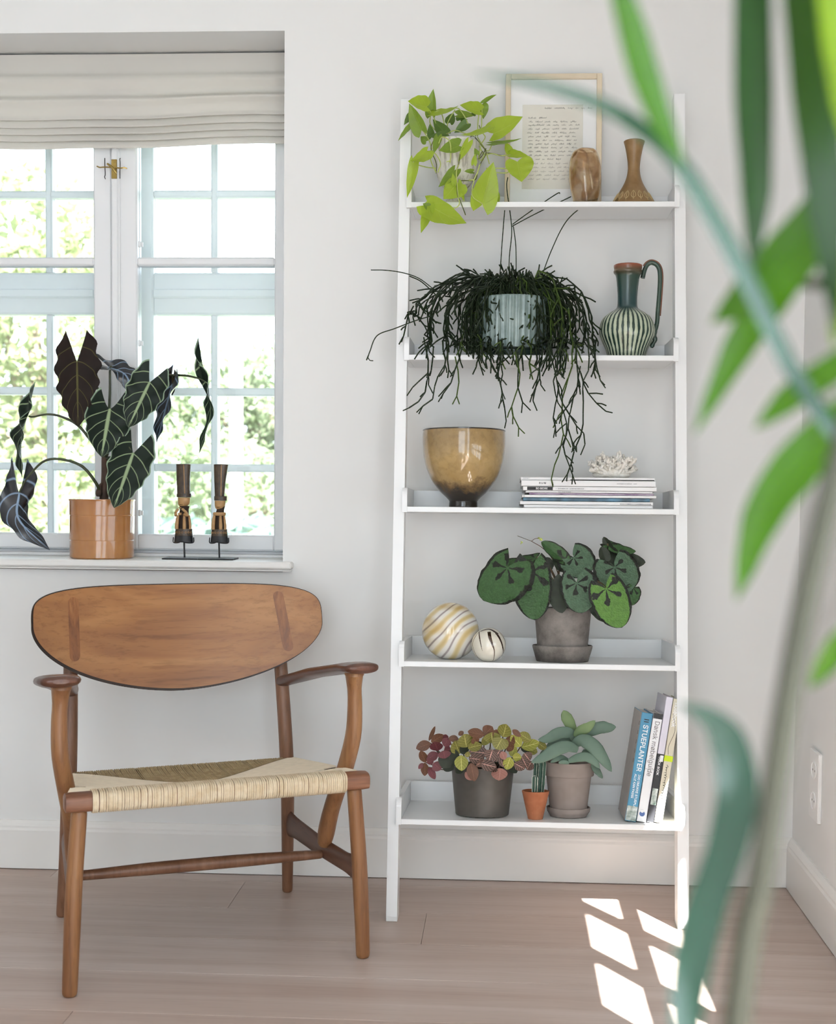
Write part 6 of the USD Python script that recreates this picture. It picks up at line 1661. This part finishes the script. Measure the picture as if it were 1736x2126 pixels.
p0, p1 = onwall(1689, 1612), onwall(1717, 1724)
sk = thing("socket_plate", "white double wall socket low on the right wall by the skirting", "socket", (XR, p0[1] - .04, p1[2] + .02))
ya, yb_ = p0[1] - 0.082, p0[1]
za, zb_ = p1[2], p1[2] + (yb_ - ya) * 1.9
part("plate", box(XR - .009, XR, ya, yb_, za, zb_, .002), "socket_plastic", sk, world=True, smooth=False)
for j in (0, 1):
    zc = za + (zb_ - za) * (.28 + .44 * j)
    ins = part("socket_face", xf(lathe([(0, 0), (.021, 0), (.021, .0015), (.0185, .0022), (.018, .0006), (0, .0006)], 32), roty(-PI / 2), [XR - .0088, (ya + yb_) / 2, zc]), "socket_plastic", sk, world=True)
    for dy in (-.0095, .0095):
        part("socket_hole", xf(lathe([(0, 0), (.0026, 0), (0, .0004)], 12), roty(-PI / 2), [XR - .0096, (ya + yb_) / 2 + dy, zc]), "socket_dark", ins, world=True, smooth=False)

# ------------------------------------------------------------------ the large plant close to the camera
leaf_mat("near_leaf", "#37680f", "#528a1e", rough=0.4, coat=0.1, trans="#5f9c14", tw=0.42, nv=1, vw=0.0, mw=0.02, mottle=0.25)
leaf_mat("near_leaf_dark", "#16380d", "#204a12", rough=0.45, coat=0.05, trans="#2f6a10", tw=0.22, nv=1, vw=0.0, mw=0.02, mottle=0.3)
leaf_mat("near_leaf_lime", "#7ca018", "#98b834", rough=0.4, coat=0.1, trans="#a0c622", tw=0.5, nv=1, vw=0.0, mw=0.02, mottle=0.2)
leaf_mat("near_leaf_blue", "#2f5545", "#3c6455", rough=0.28, coat=0.8, trans="#4a7a60", tw=0.12, nv=1, vw=0.0, mw=0.02, mottle=0.2)
plain("near_stem", "#4a4d3f", rough=0.6, var=0.2, scale=20)
plain("planter_glaze", "#b9b3a8", rough=0.5)
ND = -2.56


def nr(x, y, d=0.0):
    return at(x, y, ND + d)


base = np.array([nr(1530, 2126, -.02)[0] - .035, ND - .05, 0.0003])
npl = thing("tall_foliage_plant", "out of focus plant close to the camera with long arching strap leaves on the right", "potted plant", base)
part("planter", lathe(vessel([(.115, 0), (.12, .004), (.145, .26), (.147, .275)], .008, .01), 48), "planter_glaze", npl)
part("soil", lathe([(.136, .24), (0, .25)], 24), "potting_soil", npl)
st = [base + [0, 0, .24], base + [.002, .005, .40], nr(1530, 2126, -.03), nr(1580, 1830, -.03), nr(1628, 1500, -.03), nr(1672, 1250, -.03), nr(1730, 1000, -.03), nr(1800, 700, -.02), nr(1800, 300, 0), nr(1780, -60, 0)]
part("stem", tube(spline(st, 60), np.linspace(.0065, .0040, 60), 12), "near_stem", npl, world=True, smooth=60)


def strap(pts, w, m, kind="strap", d=(0, 0), n=(0, -1, .3), tw=0.0, fold=.15):
    P = [nr(x, y, d[0] + (d[1] - d[0]) * i / (len(pts) - 1)) for i, (x, y) in enumerate(pts)]
    g, uv, lc = blade(P[0], P[-1], w * mpp(ND), n=n, kind=kind, fold=fold, twist=tw, nu=40, nv=7, mid=P[1:-1])
    part("leaf", g, m, npl, world=True, smooth=True, uv=uv)


strap([(1800, 980), (1736, 905), (1640, 760), (1560, 600), (1480, 450), (1400, 330), (1290, 240), (1170, 190), (1060, 165), (975, 152)], 42, "near_leaf_blue", d=(0, .03), tw=.0)
strap([(1420, 345), (1375, 260), (1335, 150), (1310, 60), (1285, -20), (1255, -90)], 70, "near_leaf", d=(.01, 0), kind="oval", n=(.3, -1, .2))
strap([(1575, -260), (1562, -60), (1562, 200), (1568, 400), (1560, 575)], 88, "near_leaf_dark", d=(0, .02), n=(.25, -1, 0))
strap([(1630, -260), (1665, -40), (1690, 200), (1712, 420), (1740, 720)], 104, "near_leaf_dark", d=(-.01, 0), n=(.2, -1, 0))
strap([(1700, -200), (1730, 0), (1752, 180), (1770, 330)], 80, "near_leaf_lime", d=(-.02, -.02), n=(.3, -1, 0))
strap([(1800, 330), (1730, 430), (1640, 535), (1560, 610), (1475, 672)], 125, "near_leaf", d=(.0, .03), n=(0, -.9, .5))
strap([(1780, 380), (1690, 500), (1600, 620), (1530, 730), (1440, 905)], 88, "near_leaf", d=(.02, .05), n=(-.2, -1, .3))
strap([(1800, 720), (1720, 775), (1650, 820), (1565, 892)], 72, "near_leaf", d=(0, .02), n=(0, -.9, .5))
strap([(1800, 820), (1735, 890), (1650, 975), (1580, 1080), (1528, 1250)], 104, "near_leaf", d=(0, .03), n=(-.2, -1, .3))
strap([(1800, 1290), (1740, 1345), (1680, 1430)], 56, "near_leaf", d=(0, .02), n=(0, -1, .3))
strap([(1750, 520), (1745, 620), (1730, 720)], 40, "near_leaf_lime", d=(.02, .02), n=(0, -1, 0))
strap([(1425, 2230), (1430, 2060), (1465, 1900), (1512, 1760), (1532, 1650), (1515, 1550), (1478, 1495), (1405, 1458)], 96, "near_leaf_blue", d=(-.03, .02), kind="strap", n=(-.1, -.45, 1), tw=.5)
strap([(1800, 560), (1700, 590), (1640, 580)], 26, "near_stem", d=(.03, .03), n=(0, -1, .2))
